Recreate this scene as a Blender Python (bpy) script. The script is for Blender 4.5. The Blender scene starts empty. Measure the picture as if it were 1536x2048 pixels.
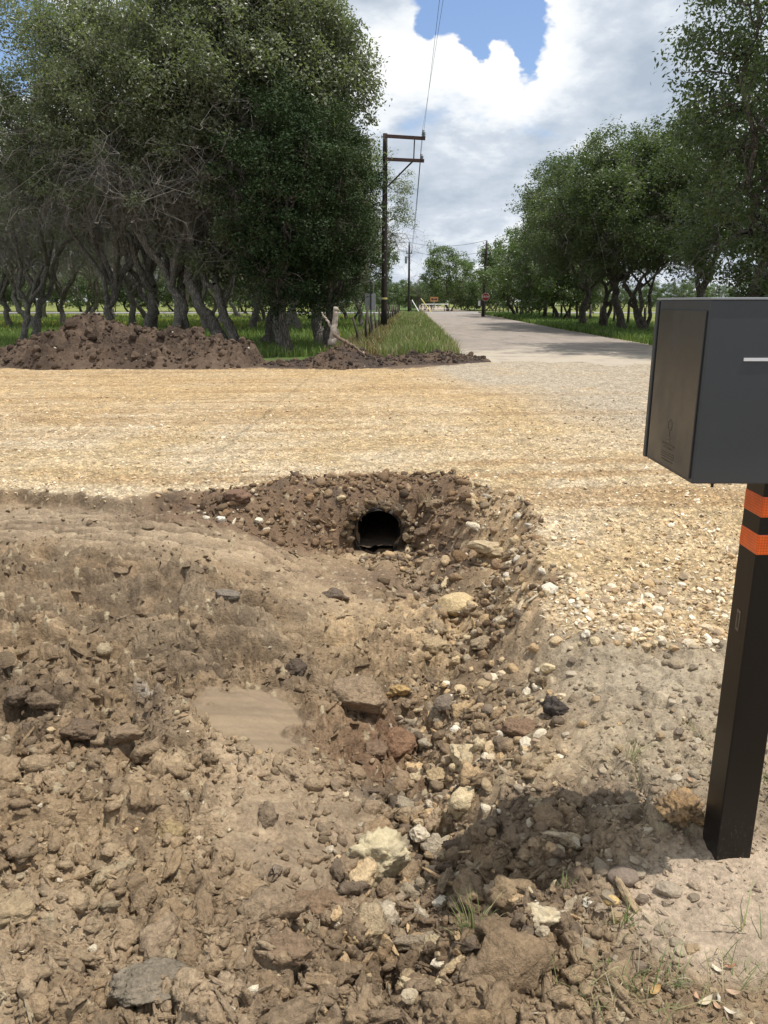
import bpy, bmesh, math, random
import numpy as np
from mathutils import Vector, noise as mnoise, Matrix
R = math.radians
scene = bpy.context.scene
COL = scene.collection

# ------------------------------------------------------------------ camera
CAM_H = 1.6
FPX = 1547.0            # focal length in pixels of the 1536 x 2048 photograph
HORIZON = 603.0
TH = math.atan((1024 - HORIZON) / FPX)
cam_d = bpy.data.cameras.new('camera')
cam_d.sensor_fit = 'VERTICAL'; cam_d.sensor_height = 36.0; cam_d.lens = 36.0 * FPX / 2048.0
cam_d.clip_start = 0.05; cam_d.clip_end = 9000
cam = bpy.data.objects.new('camera', cam_d); COL.objects.link(cam)
cam.location = (0, 0, CAM_H); cam.rotation_euler = (math.pi / 2 - TH, 0, 0)
scene.camera = cam

def pdir(px, py):
    """world direction of a photograph pixel (used to survey where things stand)"""
    a = (px - 768) / FPX; b = -(py - 1024) / FPX
    return np.array([a, math.cos(TH) + b * math.sin(TH), -math.sin(TH) + b * math.cos(TH)])
def pw(px, py, z=0.0):
    d = pdir(px, py); t = (z - CAM_H) / d[2]
    return d[0] * t, d[1] * t
def pd(px, py, Y):
    d = pdir(px, py); t = Y / d[1]
    return d[0] * t, CAM_H + d[2] * t       # X, Z at depth Y

# ------------------------------------------------------------------ light
SUN_VEC = Vector((0.32, -0.07, 1.0)).normalized()      # towards the sun
SUN_EL = math.asin(SUN_VEC.z); SUN_AZ = math.atan2(SUN_VEC.x, SUN_VEC.y)
sun_d = bpy.data.lights.new('sun', 'SUN'); sun_d.energy = 3.9; sun_d.angle = R(0.5); sun_d.color = (1.0, 0.95, 0.87)
sun = bpy.data.objects.new('sun', sun_d); COL.objects.link(sun)
sun.rotation_euler = SUN_VEC.to_track_quat('Z', 'Y').to_euler()
scene.view_settings.view_transform = 'Standard'; scene.view_settings.look = 'None'
scene.view_settings.gamma = 1.0; scene.view_settings.exposure = 0.28
scene.view_settings.use_curve_mapping = False

# ------------------------------------------------------------------ node helper
class NT:
    def __init__(s, tree): s.t = tree; s.n = tree.nodes; s.l = tree.links
    def add(s, typ, **kw):
        nd = s.n.new(typ)
        for k, v in kw.items():
            if k == 'inp':
                for kk, vv in v.items():
                    if hasattr(vv, 'is_output') or isinstance(vv, bpy.types.NodeSocket): s.l.new(vv, nd.inputs[kk])
                    else: nd.inputs[kk].default_value = vv
            else: setattr(nd, k, v)
        return nd
    def math(s, op, a, b=None, c=None, clamp=False):
        nd = s.n.new('ShaderNodeMath'); nd.operation = op; nd.use_clamp = clamp
        for i, v in enumerate((a, b, c)):
            if v is None: continue
            if isinstance(v, bpy.types.NodeSocket): s.l.new(v, nd.inputs[i])
            else: nd.inputs[i].default_value = v
        return nd.outputs[0]
    def vmath(s, op, a, b=None, scale=None):
        nd = s.n.new('ShaderNodeVectorMath'); nd.operation = op
        for i, v in enumerate((a, b)):
            if v is None: continue
            if isinstance(v, bpy.types.NodeSocket): s.l.new(v, nd.inputs[i])
            else: nd.inputs[i].default_value = v
        if scale is not None:
            if isinstance(scale, bpy.types.NodeSocket): s.l.new(scale, nd.inputs['Scale'])
            else: nd.inputs['Scale'].default_value = scale
        return nd
    def mix(s, f, a, b, blend='MIX'):
        nd = s.n.new('ShaderNodeMix'); nd.data_type = 'RGBA'; nd.blend_type = blend
        for i, v in ((0, f), (6, a), (7, b)):
            if isinstance(v, bpy.types.NodeSocket): s.l.new(v, nd.inputs[i])
            else: nd.inputs[i].default_value = v
        return nd.outputs[2]
    def noise(s, vec, scale, detail=4, rough=0.55, dist=0.0):
        nd = s.n.new('ShaderNodeTexNoise'); nd.inputs['Scale'].default_value = scale
        nd.inputs['Detail'].default_value = detail; nd.inputs['Roughness'].default_value = rough
        nd.inputs['Distortion'].default_value = dist
        if vec is not None: s.l.new(vec, nd.inputs['Vector'])
        return nd
    def mapr(s, v, a, b, c=0.0, d=1.0, smooth=True):
        nd = s.n.new('ShaderNodeMapRange'); nd.interpolation_type = 'SMOOTHSTEP' if smooth else 'LINEAR'
        s.l.new(v, nd.inputs[0])
        for i, x in ((1, a), (2, b), (3, c), (4, d)): nd.inputs[i].default_value = x
        return nd.outputs[0]

# ------------------------------------------------------------------ sky
world = bpy.data.worlds.new('World'); scene.world = world; world.use_nodes = True
T = NT(world.node_tree); T.n.clear()
out = T.add('ShaderNodeOutputWorld'); bg = T.add('ShaderNodeBackground'); T.l.new(bg.outputs[0], out.inputs[0])
SKYS = 0.10
bg.inputs[1].default_value = SKYS
sky = T.add('ShaderNodeTexSky', sky_type='NISHITA'); sky.sun_disc = False
sky.sun_elevation = SUN_EL; sky.sun_rotation = SUN_AZ; sky.air_density = 1.0; sky.dust_density = 1.2; sky.ozone_density = 1.5
tc = T.add('ShaderNodeTexCoord'); D = tc.outputs['Generated']
sep = T.add('ShaderNodeSeparateXYZ', inp={0: D})
zc = T.math('MAXIMUM', sep.outputs[2], 0.0)
P = T.vmath('SCALE', D, scale=T.math('DIVIDE', 1.0, T.math('ADD', zc, 0.42))).outputs[0]
def lobe(px, py, wdeg, amp):
    d = pdir(px, py); d = d / np.linalg.norm(d)
    dt = T.vmath('DOT_PRODUCT', WD, tuple(d)).outputs['Value']
    g = T.mapr(dt, math.cos(R(wdeg)), 1.0, 0.0, amp)
    return g
wn = T.noise(P, 5.0, 5, 0.6)
wv = T.vmath('SCALE', T.vmath('SUBTRACT', wn.outputs['Color'], (0.5, 0.5, 0.5)).outputs[0], scale=0.10).outputs[0]
WD = T.vmath('NORMALIZE', T.vmath('ADD', D, wv).outputs[0]).outputs[0]
def dens(vec):
    a = T.noise(vec, 2.6, 9, 0.56, 0.15).outputs['Fac']
    return a
n0 = dens(P)
upv = T.vmath('ADD', P, (0.05, 0.02, 0.09)).outputs[0]
n1 = dens(upv)
hole = None
for (px, py, w, amp) in ((880, -25, 3.6, 0.62), (960, -10, 3.4, 0.55), (1040, 20, 2.8, 0.6), (1085, 60, 1.9, 0.5), (945, 75, 1.5, 0.75), (1060, 110, 1.2, 0.4), (20, 75, 3.6, 0.6), (835, 20, 1.4, 0.35)):
    g = lobe(px, py, w, amp); hole = g if hole is None else T.math('ADD', hole, g)
# heads of the cumulus that stand up into the blue gap
add = None
for (px, py, w, amp) in ((890, 110, 2.4, 0.42), (1010, 120, 2.2, 0.42), (790, 60, 3.0, 0.3), (1175, 60, 3.2, 0.3)):
    g = lobe(px, py, w, amp); add = g if add is None else T.math('ADD', add, g)
fine = T.math('MULTIPLY', T.math('SUBTRACT', T.noise(P, 16.0, 6, 0.6).outputs['Fac'], 0.5), 0.35)
cover = T.math('ADD', T.math('SUBTRACT', T.math('ADD', T.math('MULTIPLY', n0, 1.5), add), hole), fine)
mask = T.mapr(cover, 0.36, 0.66)
# brightness of the cloud: bright crowns, blue-grey undersides
lit = T.math('MULTIPLY', T.math('SUBTRACT', n0, n1), 2.4)
br = None
for (px, py, w, amp) in ((880, 90, 6, 0.5), (1010, 120, 6, 0.5), (1130, 190, 6.5, 0.34), (800, 130, 5, 0.2), (1220, 230, 4, 0.2), (660, 120, 8, 0.15),
                         (1240, 30, 9, -0.16), (1270, 170, 4.5, -0.26), (1020, 300, 6, -0.17), (880, 330, 7, -0.16), (1090, 310, 5, -0.15),
                         (900, 430, 5, 0.04), (1000, 400, 4, 0.12), (60, 20, 8, 0.25)):
    g = lobe(px, py, w, amp); br = g if br is None else T.math('ADD', br, g)
det = T.math('MULTIPLY', T.math('SUBTRACT', T.noise(P, 9.0, 8, 0.6, 0.3).outputs['Fac'], 0.5), 0.95)
v = T.math('ADD', T.math('ADD', T.math('ADD', lit, br), det), 0.52, clamp=True)
cr = T.add('ShaderNodeValToRGB'); T.l.new(v, cr.inputs[0])
cr.color_ramp.elements[0].position = 0.05; cr.color_ramp.elements[0].color = (0.42, 0.49, 0.58, 1)
cr.color_ramp.elements[1].position = 0.95; cr.color_ramp.elements[1].color = (0.93, 0.94, 0.95, 1)
e = cr.color_ramp.elements.new(0.45); e.color = (0.60, 0.66, 0.74, 1)
e = cr.color_ramp.elements.new(0.68); e.color = (0.80, 0.84, 0.88, 1)
cloud = T.vmath('SCALE', cr.outputs[0], scale=0.92 / SKYS).outputs[0]
blue = T.mix(1.0, sky.outputs[0], (1.25, 1.30, 1.42, 1), 'MULTIPLY')
skyc = T.mix(mask, blue, cloud)
T.l.new(skyc, bg.inputs[0])

# ------------------------------------------------------------------ object helpers
def tag(o, label=None, cat=None, group=None, kind=None):
    if label: o['label'] = label
    if cat: o['category'] = cat
    if group: o['group'] = group
    if kind: o['kind'] = kind
    return o
def empty(name, loc=(0, 0, 0), rz=0.0, scale=1.0):
    o = bpy.data.objects.new(name, None); COL.objects.link(o); o.empty_display_size = 0.2
    o.location = loc; o.rotation_euler = (0, 0, rz); o.scale = (scale,) * 3 if not hasattr(scale, '__len__') else scale
    return o
def link(name, me, parent=None, loc=(0, 0, 0)):
    o = bpy.data.objects.new(name, me); COL.objects.link(o); o.location = loc
    if parent is not None: o.parent = parent
    return o
def np_mesh(name, verts, faces, mat=None, smooth=False, color=None, wet=None):
    """verts (n,3), faces (m,k) arrays of one size; colour per vertex"""
    me = bpy.data.meshes.new(name)
    verts = np.asarray(verts, dtype=np.float32); faces = np.asarray(faces, dtype=np.int32)
    n, (m, k) = len(verts), faces.shape
    me.vertices.add(n); me.vertices.foreach_set('co', verts.ravel())
    me.loops.add(m * k); me.loops.foreach_set('vertex_index', faces.ravel())
    me.polygons.add(m); me.polygons.foreach_set('loop_start', np.arange(0, m * k, k, dtype=np.int32))
    me.polygons.foreach_set('loop_total', np.full(m, k, dtype=np.int32))
    me.polygons.foreach_set('use_smooth', np.full(m, bool(smooth)))
    if color is not None:
        a = me.attributes.new('soil', 'FLOAT_COLOR', 'POINT')
        c = np.ones((n, 4), dtype=np.float32); c[:, :3] = color; a.data.foreach_set('color', c.ravel())
    if wet is not None:
        for nm, arr in wet.items():
            a = me.attributes.new(nm, 'FLOAT', 'POINT'); a.data.foreach_set('value', np.asarray(arr, dtype=np.float32))
    me.update(calc_edges=True)
    if mat is not None: me.materials.append(mat)
    return me
class MB:
    """collects quads / triangles for one mesh object"""
    def __init__(s): s.v = []; s.f = []
    def add(s, vs, fs):
        b = len(s.v); s.v.extend([tuple(x) for x in vs]); s.f.extend([tuple(b + i for i in f) for f in fs])
    def box(s, c, d, rot=None):
        x, y, z = d[0] / 2, d[1] / 2, d[2] / 2
        vs = [Vector((i * x, j * y, k * z)) for i in (-1, 1) for j in (-1, 1) for k in (-1, 1)]
        if rot is not None: vs = [rot @ q for q in vs]
        vs = [q + Vector(c) for q in vs]
        s.add(vs, [(0, 1, 3, 2), (4, 6, 7, 5), (0, 4, 5, 1), (2, 3, 7, 6), (0, 2, 6, 4), (1, 5, 7, 3)])
    def tube(s, pts, rad, n=8, caps=True):
        v, f = tube_arr(np.array(pts, float), np.array(rad, float) if hasattr(rad, '__len__') else np.full(len(pts), float(rad)), n)
        s.add(v, [tuple(q) for q in f])
        if caps:
            b = len(s.v) - len(v); L = len(v)
            s.f.append(tuple(b + i for i in range(n))[::-1]); s.f.append(tuple(b + L - n + i for i in range(n)))
    def build(s, name, mat=None, parent=None, smooth=False, loc=(0, 0, 0), bevel=0.0):
        me = bpy.data.meshes.new(name); me.from_pydata(s.v, [], s.f); me.update()
        if bevel:
            bm = bmesh.new(); bm.from_mesh(me)
            bmesh.ops.bevel(bm, geom=bm.edges[:], offset=bevel, segments=2, affect='EDGES', profile=0.6)
            bm.to_mesh(me); bm.free()
        if smooth:
            me.polygons.foreach_set('use_smooth', [True] * len(me.polygons))
        if mat is not None: me.materials.append(mat)
        return link(name, me, parent, loc)
_ref = np.array([0.31, 0.17, 0.93])
def tube_arr(pts, rad, n):
    m = len(pts)
    t = np.gradient(pts, axis=0); t /= (np.linalg.norm(t, axis=1, keepdims=True) + 1e-9)
    a = np.cross(t, np.array([0.9, 0.3, 0.1])); small = np.linalg.norm(a, axis=1) < 0.2
    a[small] = np.cross(t[small], np.array([0, 1.0, 0.2])); a /= np.linalg.norm(a, axis=1, keepdims=True)
    b = np.cross(t, a)
    ang = np.arange(n) * 2 * math.pi / n
    ring = (a[:, None, :] * np.cos(ang)[None, :, None] + b[:, None, :] * np.sin(ang)[None, :, None]) * rad[:, None, None]
    v = (pts[:, None, :] + ring).reshape(-1, 3)
    i = np.arange(m - 1)[:, None] * n; j = np.arange(n)[None, :]; j2 = (j + 1) % n
    f = np.stack([i + j, i + j2, i + n + j2, i + n + j], axis=-1).reshape(-1, 4)
    return v, f

# ------------------------------------------------------------------ noise (numpy)
def _h(ix, iy, seed):
    h = (ix.astype(np.int64) * 374761393 + iy.astype(np.int64) * 668265263 + seed * 982451653) & 0xFFFFFFFF
    h = ((h ^ (h >> 13)) * 1274126177) & 0xFFFFFFFF
    h = ((h ^ (h >> 16)) * 2246822519) & 0xFFFFFFFF
    return ((h ^ (h >> 15)) & 0xFFFFFF) / float(0x1000000)
def vn(x, y, seed=0):
    ix = np.floor(x); iy = np.floor(y); fx = x - ix; fy = y - iy
    fx = fx * fx * fx * (fx * (fx * 6 - 15) + 10); fy = fy * fy * fy * (fy * (fy * 6 - 15) + 10)
    a = _h(ix, iy, seed); b = _h(ix + 1, iy, seed); c = _h(ix, iy + 1, seed); d = _h(ix + 1, iy + 1, seed)
    return (a + (b - a) * fx + (c - a) * fy + (a - b - c + d) * fx * fy) * 2 - 1
def fbm(x, y, seed=0, octv=4, gain=0.5):
    s = 0; a = 1; tot = 0
    for o in range(octv):
        s = s + a * vn(x * 2 ** o + 17.3 * o, y * 2 ** o - 9.1 * o, seed + o); tot += a; a *= gain
    return s / tot
def worley(x, y, seed=0):
    """F1, F2, random id of the nearest cell"""
    ix = np.floor(x); iy = np.floor(y)
    f1 = np.full(x.shape, 9.0); f2 = np.full(x.shape, 9.0); cid = np.zeros(x.shape)
    for i in (-1, 0, 1):
        for j in (-1, 0, 1):
            cx = ix + i; cy = iy + j
            px = cx + 0.1 + 0.8 * _h(cx, cy, seed); py = cy + 0.1 + 0.8 * _h(cx, cy, seed + 7)
            d = np.hypot(px - x, py - y); r = _h(cx, cy, seed + 13)
            m = d < f1
            f2 = np.where(m, f1, np.minimum(f2, d)); cid = np.where(m, r, cid); f1 = np.where(m, d, f1)
    return f1, f2, cid
def sst(a, b, x):
    t = np.clip((x - a) / (b - a), 0, 1); return t * t * (3 - 2 * t)
# ------------------------------------------------------------------ the lie of the land
LOW = [(-500,1010,-.08),(0,1012,-.10),(230,1030,-.12),(400,1040,-.15),(-500,1300,-.03),(0,1300,-.06),(250,1230,-.12),(0,1600,0),(-600,1700,.0),(0,2040,.0),(150,1450,-.05),(300,1500,-.09),(300,1750,-.05),(300,2030,-.03),
(480,1100,-.24),(560,1080,-.42),(450,1330,-.16),(600,1200,-.38),(560,1430,-.22),(600,1600,-.17),(600,1900,-.07),
(757,1098,-.62),(670,1092,-.56),(850,1090,-.52),(757,1180,-.58),(830,1240,-.52),(900,1200,-.52),(900,1300,-.46),
(700,1290,-.44),(860,1400,-.40),(800,1480,-.37),(660,1400,-.30),(830,1600,-.31),(760,1760,-.25),(900,1720,-.22),(850,1900,-.13),(768,2040,-.07),
(1000,1110,-.40),(1000,1200,-.40),(1000,1300,-.30),(1000,1440,-.20),(1000,1560,-.14),(1020,1700,-.11),(1100,1400,-.09),(1120,1530,-.04),(1200,1400,0),(1400,1300,0),(1400,1600,0),(1300,1780,-.04),(1470,1740,.015),(1600,1900,0),(1150,1950,-.04),(1900,1300,0),(1900,1700,0),(1060,1180,-.28),(1060,1290,-.16)]
cp = np.array([(*pw(a, b, z), z) for a, b, z in LOW])
def _U(r2): return np.where(r2 > 1e-9, r2 * np.log(r2 + 1e-12), 0.0)
_n = len(cp)
_K = _U(((cp[:, None, :2] - cp[None, :, :2]) ** 2).sum(-1)) + 0.02 * np.eye(_n)
_P = np.c_[np.ones(_n), cp[:, :2]]
_A = np.zeros((_n + 3, _n + 3)); _A[:_n, :_n] = _K; _A[:_n, _n:] = _P; _A[_n:, :_n] = _P.T
_W = np.linalg.solve(_A, np.r_[cp[:, 2], 0, 0, 0])
def z_low(X, Y):
    out = np.full(X.shape, -0.05)
    m = (np.abs(X) < 6) & (Y > 0.2) & (Y < 8.5)
    x = X[m]; y = Y[m]; s = _W[_n] + _W[_n + 1] * x + _W[_n + 2] * y
    for i in range(_n): s = s + _W[i] * _U((x - cp[i, 0]) ** 2 + (y - cp[i, 1]) ** 2)
    f = sst(6, 4.2, np.abs(x)) * sst(0.3, 1.2, y)
    out[m] = np.clip(s, -.66, .06) * f - 0.05 * (1 - f)
    return out
# edge of the gravel platform; (pixel x, pixel y, slope width m, steepness)
EDGE = [(-2200,985,.12,1),(-300,985,.12,1),(0,984,.10,1),(120,992,.08,1),(232,1000,.09,1),(330,984,.22,1),(430,978,.35,1),(520,975,.45,1.6),(600,962,.58,3.0),(700,952,.62,6.0),(800,950,.62,6.0),
        (890,955,.58,3.0),(960,980,.50,1.6),(1020,1000,.45,1.4),(1078,1045,.34,1.3),(1100,1100,.34,1.3),(1108,1180,.36,1.2),(1108,1250,.36,1),(1150,1285,.25,1),(1250,1292,.2,1),(1450,1300,.2,1),(2300,1310,.2,1)]
EP = np.array([pw(a, b) for a, b, w, k in EDGE]); EW = np.array([w for *_, w, k in EDGE]); EK = np.array([k for *_, k in EDGE])
def edge_dist(X, Y):
    """signed distance to the platform edge (positive on the gravel), slope width and steepness there"""
    wx = X + (0.06 + .07 * sst(.4, 1.2, X)) * vn(X * 2.1, Y * 2.1, 5) + 0.02 * vn(X * 9, Y * 9, 6); wy = Y + 0.09 * vn(X * 2.3, Y * 2.3, 8) + 0.03 * vn(X * 8, Y * 8, 9)
    best = np.full(X.shape, 1e9); sg = np.ones(X.shape); w = np.zeros(X.shape); k = np.ones(X.shape)
    for i in range(len(EP) - 1):
        a = EP[i]; b = EP[i + 1]; ab = b - a; L = ab @ ab
        t = np.clip(((wx - a[0]) * ab[0] + (wy - a[1]) * ab[1]) / L, 0, 1)
        dx = wx - a[0] - t * ab[0]; dy = wy - a[1] - t * ab[1]; d = np.hypot(dx, dy)
        s = np.sign(ab[0] * dy - ab[1] * dx); m = d < best
        best = np.where(m, d, best); sg = np.where(m, s, sg)
        w = np.where(m, EW[i] + t * (EW[i + 1] - EW[i]), w); k = np.where(m, EK[i] + t * (EK[i + 1] - EK[i]), k)
    return best * sg, w, k
def spot(X, Y, px, py, rx, ry, z=0.0, soft=1.0):
    """soft elliptical patch at a surveyed point; rx along X, ry along Y in metres"""
    x0, y0 = pw(px, py, z)
    d = np.sqrt(((X - x0) / rx) ** 2 + ((Y - y0) / ry) ** 2)
    return sst(1.0 + 0.5 * soft, 1.0 - 0.5 * soft, d + 0.25 * vn(X * 2.5 / rx * .5, Y * 2.5 / ry * .5, 31))
WETPOLY = np.array([pw(a, b, -.17) for a, b in ((338, 1456), (395, 1418), (440, 1385), (520, 1352), (575, 1372), (612, 1425), (600, 1470), (556, 1508), (530, 1532), (470, 1512), (415, 1500))])
def wetpatch(X, Y):
    m = (np.abs(X + .5) < 1.0) & (Y > 2.0) & (Y < 4.2); out = np.zeros(X.shape); x = X[m] + .06 * vn(X[m] * 11, Y[m] * 11, 33) + .015 * vn(X[m] * 40, Y[m] * 40, 35); y = Y[m] + .05 * vn(X[m] * 9, Y[m] * 12, 34)
    ins = np.zeros(x.shape, bool); dd = np.full(x.shape, 9.0); n = len(WETPOLY)
    for i in range(n):
        a = WETPOLY[i]; b = WETPOLY[(i + 1) % n]
        c = ((a[1] > y) != (b[1] > y)) & (x < (b[0] - a[0]) * (y - a[1]) / (b[1] - a[1] + 1e-12) + a[0]); ins ^= c
        ab = b - a; t = np.clip(((x - a[0]) * ab[0] + (y - a[1]) * ab[1]) / (ab @ ab), 0, 1); dd = np.minimum(dd, np.hypot(x - a[0] - t * ab[0], y - a[1] - t * ab[1]))
    out[m] = sst(-.045, .06, np.where(ins, dd, -dd)); return out
PIPE_X, PIPE_Y, PIPE_Z, PIPE_R = pd(757, 1064, 6.62)[0], 6.62, pd(757, 1064, 6.62)[1], 0.215
ROAD_Z = 0.0
def road_edges(Y): 
    c = 6.3 + (Y - 28) * 0.036
    return c - 3.75, c + 3.75
CHAN = np.array([pw(a, b, z) for a, b, z in ((760, 1108, -.6), (800, 1140, -.6), (905, 1210, -.5), (915, 1300, -.45), (850, 1400, -.4), (830, 1520, -.33), (860, 1620, -.28), (830, 1780, -.2), (850, 1930, -.1))])
def chan_dist(X, Y):
    x = X + .07 * vn(X * 3, Y * 3, 51); y = Y; dd = np.full(X.shape, 9.0)
    for i in range(len(CHAN) - 1):
        a = CHAN[i]; ab = CHAN[i + 1] - a; t = np.clip(((x - a[0]) * ab[0] + (y - a[1]) * ab[1]) / (ab @ ab), 0, 1); dd = np.minimum(dd, np.hypot(x - a[0] - t * ab[0], y - a[1] - t * ab[1]))
    return dd
def channel(X, Y): return np.exp(-(chan_dist(X, Y) / .17) ** 2)
def cell_dome(f1, cid, r0=0.62):
    r = r0 * (0.45 + 0.75 * cid)
    return np.sqrt(np.clip(1 - (f1 / r) ** 2, 0, 1)) * r
def terrain(X, Y, fine=True):
    """height, colour, roughness-mask (wet), gravel mask of every point"""
    X = np.asarray(X, float); Y = np.asarray(Y, float)
    d, w, k = edge_dist(X, Y)
    zl = z_low(X, Y)
    t = np.clip(-d / w, 0, 1)
    zl = zl - .12 * channel(X, Y) * sst(6.4, 5.9, Y) * sst(-.1, -.3, d)
    p = np.where(k > 1.05, t ** k * (1.0) , t * t * (3 - 2 * t))
    onG = sst(-0.02, 0.04, d + 0.03 * vn(X * 14, Y * 14, 3))
    # gravel platform: gentle undulation, track ruts
    zh = 0.012 * fbm(X * .9, Y * .9, 11, 3) + 0.006 * fbm(X * 4, Y * 4, 12, 3)
    rut = np.exp(-((Y - 11.3 - .12 * X - .2 * vn(X * .5, Y * .2, 4)) / .25) ** 2) + .7 * np.exp(-((Y - 13.6 - .10 * X) / .22) ** 2) + .6 * np.exp(-((Y - 9.2 + .05 * X) / .2) ** 2)
    zh -= 0.03 * rut
    trk = np.exp(-((X - 0.7 - .03 * Y) / .35) ** 2) * sst(6.8, 7.6, Y) * sst(11, 9, Y) + np.exp(-((X - 2.0) / .4) ** 2) * sst(4.6, 5.6, Y) * sst(12, 9, Y)
    zh += 0.008 * trk * np.sin(Y * 2 * math.pi / .16 + .6 * vn(X * 3, Y * 3, 77))
    zh = zh + 0.03 * np.exp(-(d / .25) ** 2) * sst(0.3, 1.0, X)     # loose berm along the right rim
    z = zh + (zl - zh) * p
    slope = sst(.02, .3, t) * sst(1.0, .8, t) * sst(-.5, .3, X)
    z = z + slope * (.07 * fbm(X * 4, Y * 4, 15, 4, .6) - .05 * np.abs(fbm(X * 7, Y * 5, 16, 3)))
    # ---- how rough the soil is
    A = 0.6 + 0.35 * fbm(X * 1.3, Y * 1.3, 21, 3)
    for (px, py, rx, ry, zz, a) in ((140,1440,.75,.35,-.05,.9),(330,1650,.6,.35,-.05,.7),(60,1800,.5,.4,0,.7),(450,1900,.7,.3,-.03,.5),(700,1900,.5,.3,-.07,.8),(850,1700,.4,.4,-.2,.8),(800,1450,.35,.7,-.35,.8),
                                   (880,1250,.45,.7,-.45,.8),(620,1020,.5,.3,-.2,1.0),(900,1010,.4,.3,-.2,1.0),(1150,1800,.6,.3,-.05,.4)):
        A = A + a * spot(X, Y, px, py, rx, ry, zz)
    smooth = np.zeros(X.shape)
    for (px, py, rx, ry, zz, a) in ((610,1660,.26,.4,-.15,.7),(150,1060,1.5,.7,-.1,.3),(520,1150,.5,.4,-.25,.25),(600,1280,.3,.3,-.3,.6),(1470,1790,.36,.26,0,.95),(915,1195,.22,.3,-.5,.8),(450,1800,.25,.2,-.05,.4)):
        smooth = np.maximum(smooth, a * spot(X, Y, px, py, rx, ry, zz, .8))
    wp = wetpatch(X, Y); smooth = np.maximum(smooth, wp)
    A = np.clip(A, .15, 1.35) * (1 - .93 * smooth)
    steep = sst(.15, .5, t) * sst(1.0, .85, t) * sst(1.05, 1.5, k)
    A = A * (1 - .75 * steep)
    low = np.clip(1 - onG, 0, 1)
    near = sst(9.0, 6.5, Y)
    # ---- clods
    wx = X + .035 * vn(X * 9, Y * 9, 41) + .006 * vn(X * 29, Y * 29, 43); wy = Y + .035 * vn(X * 9, Y * 9, 42) + .006 * vn(X * 29, Y * 29, 44)
    clod = np.zeros(X.shape); tone = np.zeros(X.shape); flat = np.zeros(X.shape)
    m = (low > 0.01) & (Y < 9) & (Y > .4) & (np.abs(X) < 6)
    xm, ym = wx[m], wy[m]
    cl = np.zeros(xm.shape); tn = np.zeros(xm.shape)
    octs = ((4.4, .046, 61), (10.5, .027, 62), (21, .011, 63), (40, .0042, 64))
    for sc, amp, sd in octs:
        ax = .75 if sc < 30 else 1
        f1, f2, cid = worley(xm * sc, ym * sc * ax, sd)
        on = (cid > (.45 if sc < 12 else .25)).astype(float)
        hgt = cell_dome(f1, cid) * on
        # flat-topped lumps
        cl += amp * hgt ** .8 * 1.35
        crack = sst(.16, .0, f2 - f1)
        cl -= amp * (.30 if sc < 8 else .12) * crack
        tn += (cid - .5) * on * (.5 if sc > 30 else .32) - .25 * crack * 0
    cl += .030 * fbm(xm * 9, ym * 9, 71, 5, .6) + .02 * fbm(xm * 3, ym * 3, 72, 3) + .004 * fbm(xm * 60, ym * 60, 73, 3)
    # smeared, dragged layers on the left
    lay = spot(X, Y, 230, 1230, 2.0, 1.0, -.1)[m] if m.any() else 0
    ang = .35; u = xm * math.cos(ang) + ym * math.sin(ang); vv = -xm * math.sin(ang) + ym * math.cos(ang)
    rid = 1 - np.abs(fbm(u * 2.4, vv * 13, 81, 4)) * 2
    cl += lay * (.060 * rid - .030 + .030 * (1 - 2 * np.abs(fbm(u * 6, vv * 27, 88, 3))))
    tn += lay * .9 * (rid - .55) * sst(-.3, .3, vn(u * 2, vv * 4, 86))  # ridges paler, hollows darker: relief shade put into the colour
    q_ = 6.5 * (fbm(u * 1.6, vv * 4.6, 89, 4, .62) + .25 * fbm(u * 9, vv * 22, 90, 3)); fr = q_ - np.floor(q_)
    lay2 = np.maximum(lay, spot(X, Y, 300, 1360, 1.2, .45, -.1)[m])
    fl = lay2 * .034 * (np.floor(q_) + sst(0, .16, fr)); tn += lay2 * (.55 * (_h(np.floor(q_), np.floor(q_) * 0, 4) - .5) - .5 * sst(.2, .0, fr) * sst(0, .05, fr))  # flake risers darkened in the tone, standing in for shade under the edges
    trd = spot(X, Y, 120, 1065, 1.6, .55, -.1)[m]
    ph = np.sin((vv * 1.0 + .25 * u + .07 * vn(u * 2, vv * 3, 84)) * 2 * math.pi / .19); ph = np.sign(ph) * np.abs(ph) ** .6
    fl += trd * .032 * ph * (.5 + .5 * (vn(u * 4, vv * 9, 85) > -.3)); tn += trd * .5 * ph  # grooves painted darker than ribs so the tread reads under a high sun
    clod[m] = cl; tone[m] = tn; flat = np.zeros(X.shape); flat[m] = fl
    stri = np.zeros(X.shape); stri[m] = .0012 * vn(u * 6 + vv * 3, (vv * .8 + u * .9) * 90, 91)
    # ---- gravel texture as geometry
    g = np.zeros(X.shape); gt = np.zeros(X.shape)
    mg = (onG > 0.01) & (Y < 26) & (np.abs(X) < 16)
    xg, yg = X[mg], Y[mg]
    gg = np.zeros(xg.shape); g2 = np.zeros(xg.shape)
    for sc, amp, sd, far in ((14, .010, 101, 26), (26, .011, 102, 15), (48, .0075, 103, 8.5)):
        f1, f2, cid = worley(xg * sc + .2 * vn(xg * 20, yg * 20, 9), yg * sc, sd)
        fade = sst(far, far * .7, yg)
        on = cid > (.7 if sc == 14 else .3)
        gg += fade * amp * cell_dome(f1, cid) * on * 1.6
        g2 += fade * (cid - .5) * .55 * on
    g[mg] = gg; gt[mg] = g2
    # raggedness only where the land is low soil; gravel elsewhere
    farg = sst(20, 30, Y)
    z = z + low * near * (flat * (1 - wp) + clod * A + stri * smooth * 3) + onG * g * (1 - farg)
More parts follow.
